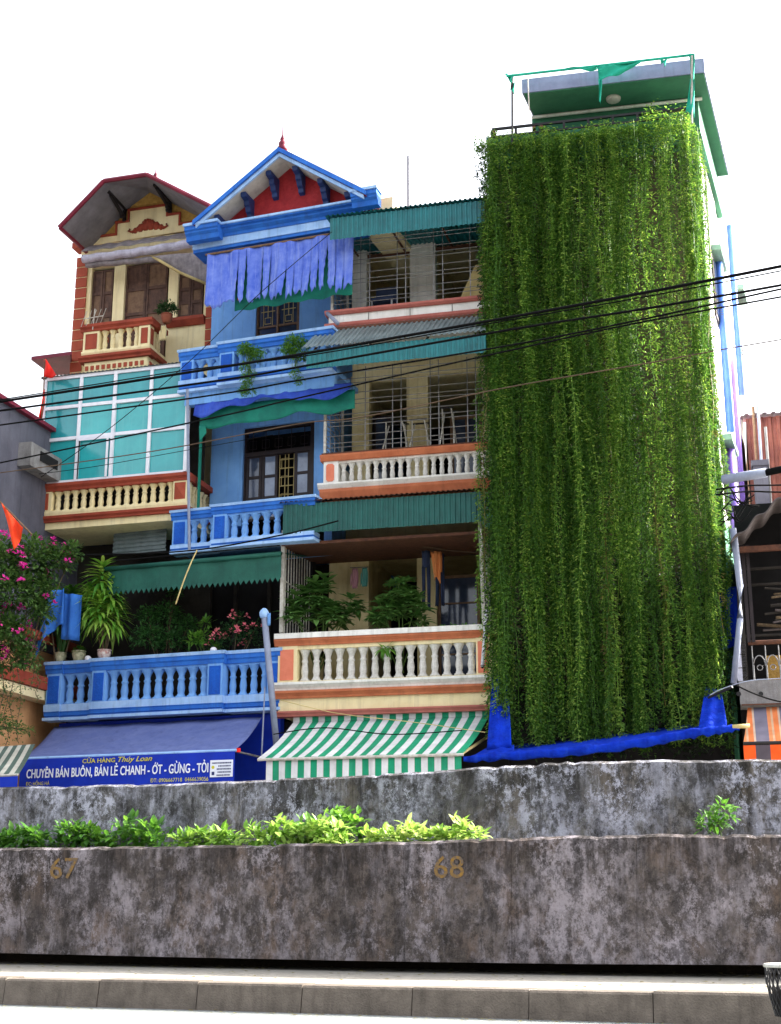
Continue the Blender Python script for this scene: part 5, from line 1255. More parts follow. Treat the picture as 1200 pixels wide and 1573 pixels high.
for i in range(5200):
    u = rb.uniform(uv0-.03, uv1+.02); a = rb.uniform(0, 6.28); f = (u-uv0)/(uv1-uv0)
    hgt = .10+.16*max(0, math.sin(u*7.3)+.3*math.sin(u*23))+(.30 if f > .78 else 0)*rb.random()
    z = ztopL+rb.uniform(-.35, 1)*hgt+.05; y = rb.gauss(.02, .13)
    tf.leaf((u, y, z), (math.cos(a), math.sin(a)-.2, rb.uniform(-.5, .9)), (0, -.4, .8), rb.uniform(.04, .085), rb.uniform(.022, .04), .15, 1)
o = tf.build('leaf_tufts', 'vine_leaf', vc); o['kind'] = 'stuff'

# --- blue tarp over the shop, rolled along its front bar
bt = empty('blue_tarp', Ef.w(900, 1160, -1.1)); tag(bt, 'bright blue tarp rolled on a pole below the vine curtain', 'tarp'); o_ = bt.location
vt_ = -1.1
def tl_(px, py, v=vt_): return Ef.w(px, py, v)-o_
rp = [tl_(x, y) for x, y in ((712, 1166), (770, 1161), (850, 1156), (930, 1148), (1000, 1138), (1060, 1126), (1100, 1121), (1136, 1117))]
q = MB(); n = 10; fine = []
for a, b in zip(rp, rp[1:]):
    for j in range(6): fine.append(a.lerp(b, j/6))
fine.append(rp[-1])
vs = []
for i, p in enumerate(fine):
    t = i/(len(fine)-1); r = (.038+.026*math.sin(t*3.14)**.5)*(1+.16*math.sin(i*1.7)+.1*math.sin(i*4.1)) if t < .97 else .03
    for j in range(n):
        a = 6.283*j/n; vs.append(p+Vector((0, math.cos(a)*r, math.sin(a)*r*(1.15 if math.sin(a) < 0 else .9)))+Vector((0, 0, .012*math.sin(i*2.3+j)+.008*math.sin(i*5.1+2*j))))
q.add(vs, [(i*n+j, i*n+(j+1) % n, (i+1)*n+(j+1) % n, (i+1)*n+j) for i in range(len(fine)-1) for j in range(n)]+[tuple(range(n)), tuple(range(len(vs)-n, len(vs)))])
q.build('rolled_edge', 'tarpblue', bt, True)
def drape(c, name, fold=.05, nx=14, ny=10, fr=18):
    c = [tl_(*k) for k in c]
    MB().slab(lambda i, j: c[0].lerp(c[1], i).lerp(c[3].lerp(c[2], i), j)+Vector((0, fold*math.sin(i*fr+j*2), 0)), nx, ny, (0, .008, 0)).build(name, 'tarpblue', bt, True)
drape([(757, 1035, .0), (780, 1035, .0), (786, 1148, -.7), (748, 1152, -.75)], 'side_sheet', .022, 18, 14, 9)
drape([(752, 1146, -.6), (790, 1144, -.6), (790, 1158, -1.05), (716, 1167, -1.05)], 'lap', .02, 12, 6, 9)
drape([(1084, 1056, -.1), (1108, 1060, -.1), (1118, 1124, -.95), (1072, 1128, -.95)], 'side_sheet', .025, 20, 12, 10)
drape([(745, 1150, .2), (1112, 1106, .2), (1105, 1124, -1.05), (715, 1168, -1.05)], 'canopy', .03, 40, 8, 60)
drape([(1106, 905, .2), (1132, 900, .2), (1134, 990, .2), (1108, 1000, .2)], 'upper_scrap', .03, 8, 6, 9)
MB().tube([rp[-1]-Vector((.1, 0, -.005)), tl_(1152, 1115)], .03, 8).build('pole_end', 'straw', bt, True)
MB().tube([tl_(1088, 1072, -.5), tl_(1125, 1055, -.7)], .02, 6).build('prop', 'ironblack', bt)

# ================================================================== shack at the right
Fs = Frame(1160, 20.3, 14.0, 'roadside_shack'); FE = Fs.e
tag(FE, 'dark cluttered shack with concrete ledge and iron gate right of vines', 'shack')
uf0, uf1 = Fs.u(1136, 1060, 0), Fs.u(1420, 1060, 0)
fz = lambda py, px=1140, v=0: Fs.z(px, py, v)
MB().box(uf0, uf1, .0, 1.4, fz(1082), fz(1046)).build('ledge', 'concrete_slab', FE)
MB().box(uf0+.02, uf1, -.02, .0, fz(1084), fz(1082)).build('ledge_lip', 'rust', FE)
for px in (1134, 1168):
    c = Fs.P(px+1, 1066, -.003); MB().lathe([(.035, -.01), (.035, .004)], n=8).xf(lambda p: (c[0]+p[0], -.004+p[2], c[1]+p[1])).build('drain_hole', 'ironblack', FE)
# tiled pillar, tile by tile
x0, x1 = Fs.u(1131, 1010, .1), Fs.u(1146, 1010, .1); zt, zb = fz(985, 1131, .1), fz(1047, 1131, .1)
pil = MB().box(x0+.005, x1-.005, .11, .25, zb, zt).build('pillar', 'dim', FE)
for k in range(3):
    h = (zt-zb)/3; MB().box(x0, x1, .1, .26, zb+h*k+.006, zb+h*(k+1)-.006).build('tile', 'rug_tile', pil)
MB().box(uf0+.1, uf1, 1.5, 1.6, .2, fz(735)).build('back_wall', 'dark', FE)  # interior shade put into the back wall's near-black colour
MB().box(uf0+.06, uf0+.14, .1, 1.5, fz(1046)+.01, fz(850)).build('side_wall', 'dim', FE)
MB().box(uf0+.1, uf1, 1.61, 8.0, .2, fz(800)).build('body', 'dim', FE)  # unseen depth added to keep sun off the green house's side wall
MB().box(uf0, uf1, .6, .7, .2, fz(1083)).build('shop_front', 'dark', FE)
# scrolled iron gate on the ledge
gt = MB().tube([(Fs.u(1150, 1000, .15), .15, fz(985, 1150)), (uf1, .15, fz(985, 1150))], .035, 8).build('gate', 'rust', FE)
zg0, zg1 = fz(1045), fz(990, 1150)
for i in range(7):
    x = Fs.u(1156, 1010, .15)+.19*i; q = MB(); q.tube([(x, .15, zg0), (x, .15, zg1)], .009, 5)
    q.tube([(x+.095+.085*math.cos(a*.35), .15, zg0+.22+.16*math.sin(a*.35)) for a in range(0, 10)]+[(x+.01, .15, zg0)], .009, 5)
    q.tube([(x+.095+.04*math.cos(a*.6), .15, zg0+.2+.04*math.sin(a*.6)) for a in range(0, 12)], .008, 5); q.build('scroll', 'steel', gt)
MB().box(Fs.u(1178, 1020, .8), uf1, .8, .84, zg0, fz(995)).build('door', 'stucco', FE)
# wood and junk stacked inside
for i in range(13):
    p = Fs.w(1168+random.uniform(-8, 30), 905+i*5.2+random.uniform(-3, 3), .6+random.uniform(0, .3)); d = Vector((random.uniform(.5, .9), random.uniform(-.1, .2), random.uniform(-.15, .15)))
    o = MB().tube([(0, 0, 0), d], random.uniform(.015, .03), 6).build('timber', random.choice(('bark', 'dim', 'asbestos', 'bark')), None, loc=p)
    tag(o, 'stick of scrap timber in the pile inside the dark shack', 'timber', 'scrap timber in the shack')
for y in (860, 885, 965): MB().box(uf0+.1, uf1, .55, .62, fz(y)-.03, fz(y)).build('shelf', 'dim', FE)
# bowed asbestos roof
zq = fz(835, 1128, -.4); q = MB(); ux0 = Fs.u(1120, 800, -.5)
def rfn(i, j):
    x = ux0+i*2.9; return (x, -.5+2.2*j, fz(832, 1122, -.5)+1.0*math.sin(min(i*2.6, 1.57))+.35*j+.035*math.sin(i*60))
q.slab(rfn, 120, 6, (0, 0, -.025)); q.build('roof', 'asbestos', FE, True)
q = MB(); q.box(uf0+.05, uf1, -.1, -.02, fz(850), fz(842)); q.build('beam', 'rust', FE)
for px in (1147, 1154): x = Fs.u(px, 930, .1); MB().box(x-.025, x+.025, .1, .15, fz(985), fz(835)).build('post', 'darkwood', FE)
# white downpipe
pp = [Fs.w(x, y, -.15) for x, y in ((1126, 812), (1131, 850), (1137, 900), (1137, 950), (1134, 980), (1127, 1050))]
e = empty('white_downpipe', pp[-1]); tag(e, 'white plastic downpipe between the vines and the shack', 'pipe')
MB().tube([p-pp[-1] for p in pp[:4]], .05, 8).build('upper_pipe', 'pipegrey', e, True); MB().tube([p-pp[-1] for p in pp[3:]], .045, 8).build('lower_pipe', 'pipegrey', e, True)
# orange striped awning
oa = empty('orange_awning', Fs.W(uf0, 0, 0), -Fs.th); tag(oa, 'faded orange and grey striped awning at the right edge', 'awning')
z1, z0 = fz(1086), Fs.z(1145, 1142, -.8)
MB().slab(lambda i, j: (.1*(1-j)+(uf1-uf0)*i, .1-.9*j, z1+(z0-z1)*j-.04*math.sin(j*3.1)), 20, 8, (0, 0, -.01)).build('canopy', 'stripe_orange', oa)
MB().tube([(0, -.8, z0), (uf1-uf0, -.8, z0)], .025, 6).build('front_bar', 'ironblack', oa)
MB().slab(lambda i, j: ((uf1-uf0)*i, -.82, z0-.03-.5*j), 20, 2, (0, .008, 0)).build('valance', 'stripe_orange_val', oa)
# red corrugated building behind
Rb = Frame(1150, 25.5, 14.0, 'tin_building'); tag(Rb.e, 'rusty red corrugated tin building with pink roof behind the shack', 'building')
x0, x1 = Rb.u(1149, 690, 0), Rb.u(1440, 690, 0); zt = Rb.z(1149, 643, 0)
q = MB(); corrugated(q, x0, x1, 0, zt, 0, .2, .16, .03); q.build('front_wall', 'rustwall', Rb.e)
MB().box(x0, x1, .05, 4, .2, zt-.05).build('body', 'rust', Rb.e)
q = MB(); corrugated(q, x0-.1, x1, -.15, zt+.02, 2.8, zt+.85, .16, .03); q.build('roof', 'pinkroof', Rb.e)
for i, (px, t) in enumerate(((1157, 625), (1164, 622), (1176, 656))):
    p = Rb.w(px+6, 770, -1.2); tag(MB().tube([(0, 0, -3.5), Rb.w(px, t, -1.2)-p], .028, 6).build('pole', ('woodpale', 'pipegrey', 'concrete_slab')[i], None, loc=p), ('straw coloured pole before the red tin wall', 'tall steel pole before the red tin wall', 'short grey pole before the red tin wall')[i], 'pole')
p = Rb.w(1170, 750, -1.3); e = empty('water_tank', p, -Rb.th); tag(e, 'small grey tank box in front of the red tin wall', 'tank')
w2 = (Rb.u(1181, 730, -1.3)-Rb.u(1159, 730, -1.3))/2; hgt = Rb.z(1170, 712, -1.3)-p.z
MB().box(-w2, w2, -.2, .2, -1.2, hgt-.1).build('tank_body', 'zgrey', e); MB().box(-w2-.03, w2+.03, -.24, .24, hgt-.1, hgt).build('lid', 'zgrey', e)

# ================================================================== grey house at far left (its side wall is seen)
sdz = math.radians(16); zD = Vector((math.sin(sdz), math.cos(sdz), 0)); zN = Vector((math.cos(sdz), -math.sin(sdz), 0))
zc0 = at(62, 1388, 24.6); zc0.z = 0
ZE = empty('grey_house', zc0-zD*2.6); tag(ZE, 'grey rendered house side with maroon eave at far left', 'house')
def zpt(px, py):
    x, y, k = ray(px, py); r = Vector((x, y, 0)); t = zc0.dot(zN)/r.dot(zN); q = r*t
    return (q-zc0).dot(zD), CZ+k*t
def zb(s0, s1, z0, z1, o0, o1, name, mt, parent=ZE):
    pl = [zc0+zD*s0+zN*o0, zc0+zD*s0+zN*o1, zc0+zD*s1+zN*o1, zc0+zD*s1+zN*o0]; vs = [(p.x-ZE.location.x, p.y-ZE.location.y, z) for z in (z0, z1) for p in pl]
    return MB().add(vs, [(3, 2, 1, 0), (4, 5, 6, 7)]+[(i, (i+1) % 4, (i+1) % 4+4, i+4) for i in range(4)]).build(name, mt, parent)
zt = zpt(30, 634)[1]; zm = zpt(30, 1052)[1]; z2 = zpt(30, 1115)[1]
zb(-2.6, 3, zpt(30, 985)[1], zt, -4, 0, 'wall', 'zgrey'); zb(-2.7, 3.1, zt, zt+.07, -4.1, .1, 'roof', 'maroon')
s0, z1 = zpt(29, 680); s1, z0 = zpt(64, 735)
bay = zb(s0, s0+1.4, z0-.02, z1, .001, .25, 'bay_box', 'concrete_slab')
zb(s0+.3, s0+.9, z0+.15, z1-.08, .26, .27, 'window', 'dark', bay)
zb(-2.6, 1.5, .2, zpt(30, 985)[1]-.01, -4, -.1, 'lower_wall', 'tan')
zb(-2.6, .9, zpt(20, 1052)[1], zpt(20, 1032)[1], -.09, .25, 'balcony_band', 'redbrown'); zb(-2.6, .9, zpt(20, 975)[1], zpt(20, 962)[1], .1, .22, 'balcony_rail', 'redbrown')
zb(-2.6, .9, zpt(20, 1068)[1], zpt(20, 1053)[1], -.09, .2, 'balcony_slab', 'cream')
# eave piece beside the quoins
q = MB(); p = [A.L(A.w(48, 553, .9)), A.L(A.w(110, 545, .9)), A.L(A.w(110, 575, 1.9)), A.L(A.w(80, 577, 1.9))]
ev = empty('neighbour_eave', A.W(p[0].x, p[0].y, 0), -A.th); tag(ev, 'dark maroon eave jutting out left of the brick quoins', 'eave')
qq = [Vector((k.x-p[0].x, k.y-p[0].y, k.z)) for k in p]
MB().add(qq+[k+Vector((0, 0, .07)) for k in qq], [(3, 2, 1, 0), (4, 5, 6, 7)]+[(i, (i+1) % 4, (i+1) % 4+4, i+4) for i in range(4)]).build('eave_sheet', 'maroon', ev)
# grey striped awning and blue cloth at the bottom left
T0, T1, U0, U1 = at(-90, 1153, 22.1), at(54, 1143, 21.7), at(-150, 1200, 20.9), at(28, 1190, 20.5)
ga2 = empty('grey_striped_awning', Vector((U1.x, U1.y, 0))); tag(ga2, 'old grey and white striped awning at lower left edge', 'awning'); o2 = ga2.location
nst = 22
for k in range(nst):
    MB().slab(lambda i, j: T0.lerp(T1, (k+i)/nst).lerp(U0.lerp(U1, (k+i)/nst), j)-o2-Vector((0, 0, .03*math.sin(j*3))), 1, 5, (0, 0, -.008)).build('cloth_strip', 'stripe_dk' if k % 2 else 'stripe_lt', ga2)
MB().slab(lambda i, j: U0.lerp(U1, i)-o2-Vector((0, .01, .02+.5*j)), 10, 2, (0, .008, 0)).build('valance', 'signblue', ga2)
MB().tube([U0-o2, U1-o2], .02, 6).build('front_bar', 'steelpaint', ga2)

# ================================================================== plants
def rdir(r, zmin=-.3, zmax=1.0, front=0.0):
    a = r.uniform(0, 6.283); z = r.uniform(zmin, zmax); q = math.sqrt(max(0, 1-z*z)) if abs(z) < 1 else 0
    return Vector((math.cos(a)*q, math.sin(a)*q-front, z))
def shrub(name, loc, blobs, n, L, Wd, mt, label, cat, seed=1, group=None, droop=.3, whorl=0, front=.15, stem='bark', sr=.012, flowers=None, base=(0, 0, 0), pot=None):
    r = random.Random(seed); e = empty(name, loc); tag(e, label, cat, group)
    st = MB(); fo = MB(); fl = MB()
    tot = sum(b[3]**2 for b in blobs)
    for (x, y, z, rad) in blobs:
        c = Vector((x, y, z)); b0 = Vector(base); mid = b0.lerp(c, .5)+Vector((r.gauss(0, .03), r.gauss(0, .03), 0))
        st.tube([b0+Vector((r.gauss(0, .02), r.gauss(0, .02), 0)), mid, c], sr, 5, sr*.5)
        k = int(n*rad*rad/tot)
        if whorl:
            for i in range(max(3, k//whorl)):
                d = rdir(r, -.35, 1, front); t = c+d*rad*r.uniform(.55, 1); st.tube([c, t], sr*.4, 4)
                for j in range(whorl):
                    a = 6.283*j/whorl+r.uniform(-.2, .2); q = Vector((math.cos(a), math.sin(a), r.uniform(-.1, .6)))+d*.5
                    fo.leaf(t, q, (0, 0, 1), L*r.uniform(.6, 1.1), Wd*r.uniform(.8, 1.1), droop*r.uniform(.6, 1.4), 2)
        else:
            for i in range(k):
                d = rdir(r, -.6, 1, front); t = c+Vector((d.x, d.y, d.z*.9))*rad*r.uniform(.35, 1.08)
                q = d+Vector((r.gauss(0, .5), r.gauss(0, .5), r.gauss(.1, .5)))
                fo.leaf(t, q, (0, -.2, 1), L*r.uniform(.6, 1.2), Wd*r.uniform(.7, 1.2), droop*r.uniform(.3, 1.5), 2 if L > .07 else 1)
        if flowers:
            for i in range(int(flowers[1]*rad*rad/tot)):
                d = rdir(r, -.3, 1, .5); t = c+d*rad*1.02
                for j in range(flowers[3]):
                    q = rdir(r, -.5, 1, .3); fl.leaf(t+q*flowers[2]*.4, q, (0, -.5, .6), flowers[2], flowers[2]*.8, .1, 1)
    st.build('stem', stem, e, True); fo.build('foliage', mt, e)
    if flowers: fl.build('flowers', flowers[0], e)['kind'] = 'stuff'
    return e
def lathe_pot(e, r, h, mt, z=0.0):
    MB().lathe([(r*.62, 0), (r*.68, h*.06), (r*.95, h*.5), (r*1.0, h*.75), (r*.9, h*.88), (r*1.02, h*.92), (r*1.02, h), (r*.88, h), (r*.85, h*.85)], (0, 0, z), 14).build('pot', mt, e, True)
    MB().lathe([(r*.86, h*.84), (.004, h*.86)], (0, 0, z), 12).build('earth', 'soil', e)

# greens growing in the strip between the two walls
PL = [(-20, 90, 1272, 'leaf_mid', .5, 'dark leafy weeds at far left of the planter strip'),
      (84, 168, 1266, 'leaf_mid', .6, 'small green weed clump second from left in planter strip'),
      (160, 264, 1252, 'leaf_mid', .9, 'bushy mid green clump in planter strip below the shop lettering'),
      (262, 376, 1275, 'leaf_lime', .5, 'low pale lime ground cover in planter strip'),
      (372, 462, 1254, 'leaf_lime', .8, 'lime green pointed leaf clump left of the tallest planter bush'),
      (450, 560, 1241, 'leaf_mid', 1.0, 'tallest green bush in the planter strip'),
      (440, 545, 1264, 'leaf_lime', .6, 'bright lime leaves in front of tallest planter bush'),
      (552, 660, 1268, 'leaf_lime', .5, 'low lime leaf patch left of painted number 68'),
      (640, 742, 1264, 'leaf_lime', .5, 'low lime leaf patch above painted number 68')]
for i, (l, r_, t, mt, hh, lab) in enumerate(PL):
    px = (l+r_)/2; D = itp(WP, px)+.55+(.35 if mt == 'leaf_mid' else -.1); top = at(px, t, D); w_ = (r_-l)/2200*D; zb_ = 1.44
    h = max(.14, top.z-zb_); e_loc = Vector((top.x, top.y, zb_)); rr = random.Random(40+i); bl = []
    for k in range(7): f = (k+.5)/7-.5; bl.append((f*w_*.85, -f*w_*.3+rr.uniform(-.12, .1), h*(1-1.5*f*f)*rr.uniform(.3, .85), max(.09, h*.36)))
    shrub('planter_plant', e_loc, bl, 300 if mt == 'leaf_lime' else 400, .125, .066, mt, lab, 'plant', 60+i, 'greens in the planter strip', .25, stem='greenstem', sr=.008)
p = at(1102, 1279, itp(WP, 1102)+.6)
shrub('planter_plant', Vector((p.x, p.y, p.z-.05)), [(-.08, 0, .2, .09), (.06, 0, .3, .09), (.13, 0, .22, .07), (0, 0, .14, .09), (-.12, .02, .1, .07)], 150, .1, .045, 'leaf_mid', 'lone small sapling in planter strip near the right end', 'plant', 77, 'greens in the planter strip', .3, stem='greenstem', sr=.007)

# balcony shrubs of the cream house
p = C.w(490, 974, .45)
shrub('potted_shrub', p-Vector((0, 0, .7)), [(-.38, 0, .95, .22), (-.1, .05, 1.25, .28), (.15, 0, .95, .26), (.38, -.02, .95, .24), (.05, 0, 1.5, .16), (.5, .1, 1.15, .18), (-.42, 0, 1.2, .16)], 560, .26, .1, 'leaf_broad', 'large broad leaved shrub at left end of cream balcony', 'shrub', 21, 'shrubs on the cream balcony', .35, 6, stem='greenstem', sr=.016)
p = C.w(613, 968, .45)
shrub('potted_shrub', p-Vector((0, 0, .7)), [(-.22, 0, .95, .26), (.0, .05, 1.22, .3), (.24, 0, 1.0, .26), (.05, 0, 1.42, .16), (.38, 0, .85, .16), (-.36, .05, .85, .16)], 700, .2, .08, 'leaf_broad', 'rounded leafy shrub in the middle of cream balcony', 'shrub', 22, 'shrubs on the cream balcony', .35, 7, stem='greenstem', sr=.016)
p = C.w(591, 998, -.02)
shrub('fern', p, [(0, 0, 0, .05)], 26, .22, .05, 'leaf_mid', 'small fern sprouting between the cream balusters', 'fern', 23, None, .8, stem='greenstem', sr=.006)
p = C.w(715, 966, .1)
shrub('trailing_weed', p, [(-.2, 0, .02, .05), (0, 0, .03, .05), (.15, 0, .02, .05), (-.35, 0, .01, .04)], 160, .05, .03, 'leaf_mid', 'thin weeds growing along the right coping of cream balcony', 'weed', 24, None, .3, stem='greenstem', sr=.004)
# plants of the lowest blue balcony
def on_b(px, py, v=.12): return B.w(px, py, v)
p = on_b(255, 1008, .5)
shrub('dark_bush', p-Vector((0, 0, .5)), [(-.3, 0, .8, .3), (.1, 0, .75, .3), (0, .1, 1.2, .28), (.1, .05, 1.6, .14), (.35, 0, 1.0, .22), (-.35, .05, 1.2, .2), (.02, .05, 1.75, .1)], 2600, .07, .038, 'leaf_dark', 'tall dark green bush behind lowest blue balcony', 'bush', 31, None, .2, sr=.014)
p = on_b(312, 1003, .4)
shrub('leafy_sapling', p-Vector((0, 0, .3)), [(0, 0, .55, .14), (.03, 0, .8, .1), (-.15, 0, .5, .12), (.18, 0, .35, .12)], 260, .12, .045, 'leaf_mid', 'yellow green sapling between dark bush and pink flowers', 'sapling', 32, None, .2, stem='greenstem')
p = on_b(355, 1002, .35)
shrub('flowering_bush', p-Vector((0, 0, .4)), [(-.25, 0, .5, .2), (0, 0, .7, .26), (.28, 0, .6, .25), (.1, .05, .95, .16), (.4, 0, .8, .16)], 900, .06, .03, 'leaf_dark', 'bush with pink flowers behind lowest blue balcony', 'bush', 33, None, .2, flowers=('pinkflower', 26, .055, 7))
# pots along the coping
ZC = B.z(71, 1017.5, 0)
def pot_at(px, py, r, h, mt, label, v=.1):
    q = B.w(px, py, v); e = empty('flower_pot', Vector((q.x, q.y, ZC))); tag(e, label, 'pot', 'pots on the blue balcony coping'); lathe_pot(e, r, h, mt); return e
e1 = pot_at(93, 1012, .105, .17, 'glaze', 'mottled round pot leftmost on blue coping with sword leaves'); e2 = pot_at(121, 1010, .12, .18, 'glaze', 'mottled round pot, middle of three on blue coping'); e3 = pot_at(160, 1008, .12, .17, 'glaze_white', 'white and red painted pot below the dracaena')
q = MB(); rr = random.Random(3)
for i in range(26):
    a = rr.uniform(0, 6.28); q.leaf((math.cos(a)*.04, math.sin(a)*.04, .13), (math.cos(a)*.28+.05, math.sin(a)*.28, 1), (math.cos(a), math.sin(a), .2), rr.uniform(.3, .62), .045, .06)
q.build('sword_leaves', 'leaf_dark', e1)
q = MB()
for i in range(90): d = rdir(rr, .0, 1); q.leaf(Vector((0, 0, .15))+d*.08, d, (0, 0, 1), .07, .03, .3)
q.build('foliage', 'leaf_mid', e2)
def dracaena(loc, crowns, label, seed, h0=.1, mt='leaf_drac', n=70, L=.42):
    r = random.Random(seed); e = empty('dracaena', loc); tag(e, label, 'dracaena', 'dracaenas by the blue balcony'); st = MB(); fo = MB()
    for (x, y, z) in crowns:
        st.tube([(x*.2, y*.2, 0), (x*.6, y*.6, z*.5), (x, y, z)], .017, 6, .012)
        for i in range(n):
            f = i/n; t = z-.42*f+.05; a = i*2.4+r.uniform(-.3, .3); el = .95-1.25*f
            fo.leaf((x, y, t), (math.cos(a), math.sin(a)-.15, el), (0, 0, 1), L*r.uniform(.75, 1.1)*(.75+.5*f), .07, .3+.45*f)
    st.build('stem', 'bark', e, True); fo.build('foliage', mt, e); return e
dracaena(Vector((e3.location.x, e3.location.y+.02, ZC+.14)), [(-.12, 0, 1.5), (.06, .0, 1.2), (-.28, .05, 1.05), (-.1, -.1, .9), (.12, .05, .8)], 'tall pale green dracaena in painted pot on blue balcony', 5, n=76, L=.36)
p = B.w(92, 1000, .05)
dracaena(Vector((p.x, p.y, ZC)), [(-.05, 0, 1.2), (.12, .1, 1.25), (-.3, 0, 1.3), (.3, .1, 1.1)], 'darker dracaena behind the blue cloth, left of tallest dracaena', 6, mt='leaf_mid', n=60, L=.38)
# blue cloth on the left end
q = B.w(86, 906, -.3); e = empty('hanging_cloth', q, -B.th); tag(e, 'bright blue cloth hung over plants at left of blue balcony', 'cloth')
MB().slab(lambda i, j: (-.17+.36*i-.18*j*(1-i)*1.2, .05*math.sin(i*11+j)+.03*j, -.62*j*(1+.9*(1-i)**2)), 22, 14, (0, .01, 0)).build('sheet', 'blueclothes', e, True)
MB().slab(lambda i, j: (-.08+.07*i, -.06-.02*math.sin(j*4), -.02-.42*j), 5, 8, (0, .01, 0)).build('fold', 'blueclothes', e, True)
MB().slab(lambda i, j: (.1+.35*i, .1+.04*math.sin(i*9), -.05-.05*i-.8*j), 12, 8, (0, .01, 0)).build('back_sheet', 'blueclothes', e, True)
# bougainvillea pouring over the left edge
bz = at(30, 960, 21.2)
shrub('bougainvillea', bz, [(-.35, 0, .95, .45), (.1, .1, 1.05, .4), (.45, .2, 1.05, .3), (-.1, -.1, .45, .45), (.25, .1, .6, .3), (-.45, -.1, 0, .42), (-.1, -.1, -.2, .36), (.7, .2, 1.2, .16), (.3, .05, .2, .26), (.12, 0, -.55, .24), (-.4, 0, -.6, .3)], 8600, .085, .05, 'leaf_boug', 'bougainvillea with magenta flowers at left edge', 'bougainvillea', 51, None, .2, flowers=('magenta', 90, .055, 9), base=(0, .4, -.6))
for i, (px, y0, y1) in enumerate(((5, 960, 1100), (30, 960, 1140), (58, 1020, 1075), (18, 980, 1120), (42, 940, 1010), (8, 1050, 1145), (68, 960, 1000), (50, 985, 1060))):
    a, b = at(px, y0, 21.1), at(px+random.uniform(-3, 3), y1, 21.1); r = random.Random(i); e = empty('trailing_vine', a)
    tag(e, 'thin leafy vine trailing below the bougainvillea, '+('leftmost of all', 'fourth from the left, longest one', 'second from the right, short', 'third from the left', 'fifth from the left, high up', 'second from the left, low down', 'rightmost of all, short', 'third from the right')[i], 'vine', 'vines trailing from the bougainvillea'); n = 14
    pts = [(b-a)*(k/n)+Vector((.03*math.sin(k*.8+i), 0, 0)) for k in range(n+1)]; MB().tube(pts, .006, 4).build('stem', 'bark', e)
    q = MB()
    for k in range(int((a-b).length*80)):
        f = r.random()*n; j = min(int(f), n-1); q.leaf(pts[j].lerp(pts[j+1], f-j)+Vector((r.gauss(0, .035), r.gauss(0, .03), 0)), rdir(r, -.8, .4, .3), (0, -.3, 1), r.uniform(.035, .07), .03, .2, 1)
    q.build('foliage', 'leaf_boug', e)
p = at(14, 1118, 21.1); shrub('dry_bush', p, [(-.1, 0, .05, .16), (.12, 0, -.02, .13), (-.2, 0, -.05, .14), (.3, 0, -.06, .09)], 500, .05, .03, 'leaf_boug', 'dry brown green tangle below the bougainvillea', 'bush', 53)
# trailing plants on the top blue balcony
for i, (px, y0, wd, hh, lab) in enumerate(((381, 545, .2, .95, 'left of two trailing plants hanging over the top blue balcony'), (455, 535, .2, .75, 'right of two trailing plants hanging over the top blue balcony'))):
    q = B.w(px, y0, -.2); bl = []; rr = random.Random(70+i)
    for k in range(15): f = rr.random(); bl.append((rr.uniform(-wd, wd)*(1-.6*f), rr.uniform(-.1, .03), .12-hh*f, .12*(1-.5*f)))
    shrub('trailing_plant', q, bl, 1900, .045, .022, 'leaf_mid', lab, 'plant', 72+i, 'trailing plants on the top blue balcony', .4, stem='greenstem', sr=.006)
# potted plant and aerial on the small upper balcony
q = A.w(256, 496, .75); e = shrub('potted_plant', q, [(0, 0, .3, .14), (-.1, 0, .25, .1), (.1, 0, .26, .1)], 420, .07, .03, 'leaf_dark', 'dark bushy plant in brown pot on the brick red balcony', 'plant', 81, None, .3, base=(0, 0, .1)); lathe_pot(e, .11, .17, 'terracotta')
q = A.w(251, 500, .7); cloth('towel', 'cream', .1, .3, 'pale towel hanging on the brick red balcony side', 'towel', q, -A.th)
q = A.w(143, 497, .45); e = empty('tv_aerial', q); tag(e, 'small white television aerial left of the brick red balcony', 'aerial')
MB().tube([(0, 0, -.12), (.02, 0, .3)], .01, 5).build('mast', 'steelpaint', e); MB().tube([(-.15, -.1, .05), (.16, .1, .2)], .01, 5).build('boom', 'steelpaint', e)
for k in range(5): f = k/4; c = Vector((-.15+.31*f, -.1+.2*f, .05+.15*f)); d = Vector((.06, -.06, .13)); MB().tube([c-d, c+d], .007, 4).build('element', 'steelpaint', e)

# ================================================================== flags
def flag(base, tip, corners, mt, label):
    e = empty('flag', base); tag(e, label, 'flag', 'small flags at the left'); MB().tube([(0, 0, 0), tip-base], .014, 5).build('staff', 'woodpale', e)
    c = [k-base for k in corners]
    MB().slab(lambda i, j: c[0].lerp(c[1], i).lerp(c[3].lerp(c[2], i), j)+Vector((0, .05*math.sin(i*6+j*5), 0)), 10, 8, (0, .006, 0)).build('cloth', mt, e, True)
flag(A.w(66, 625, -.15), A.w(69, 552, -.15), [A.w(67, 552, -.15), A.w(72, 553, -.2), A.w(88, 578, -.3), A.w(69, 580, -.15)], 'flagred', 'small red flag at the top left corner of the teal glazing')
flag(A.w(60, 690, -.3), A.w(68, 598, -.3), [A.w(66, 600, -.3), A.w(69, 600, -.3), A.w(66, 643, -.3), A.w(60, 645, -.3)], 'flagred', 'furled dark red flag beside the teal glazing')
flag(at(98, 872, 21.6), at(-8, 762, 20.6), [at(2, 772, 20.5), at(13, 786, 20.5), at(37, 812, 20.4), at(23, 846, 20.5)], 'flagorange', 'orange red flag hanging over the bougainvillea')

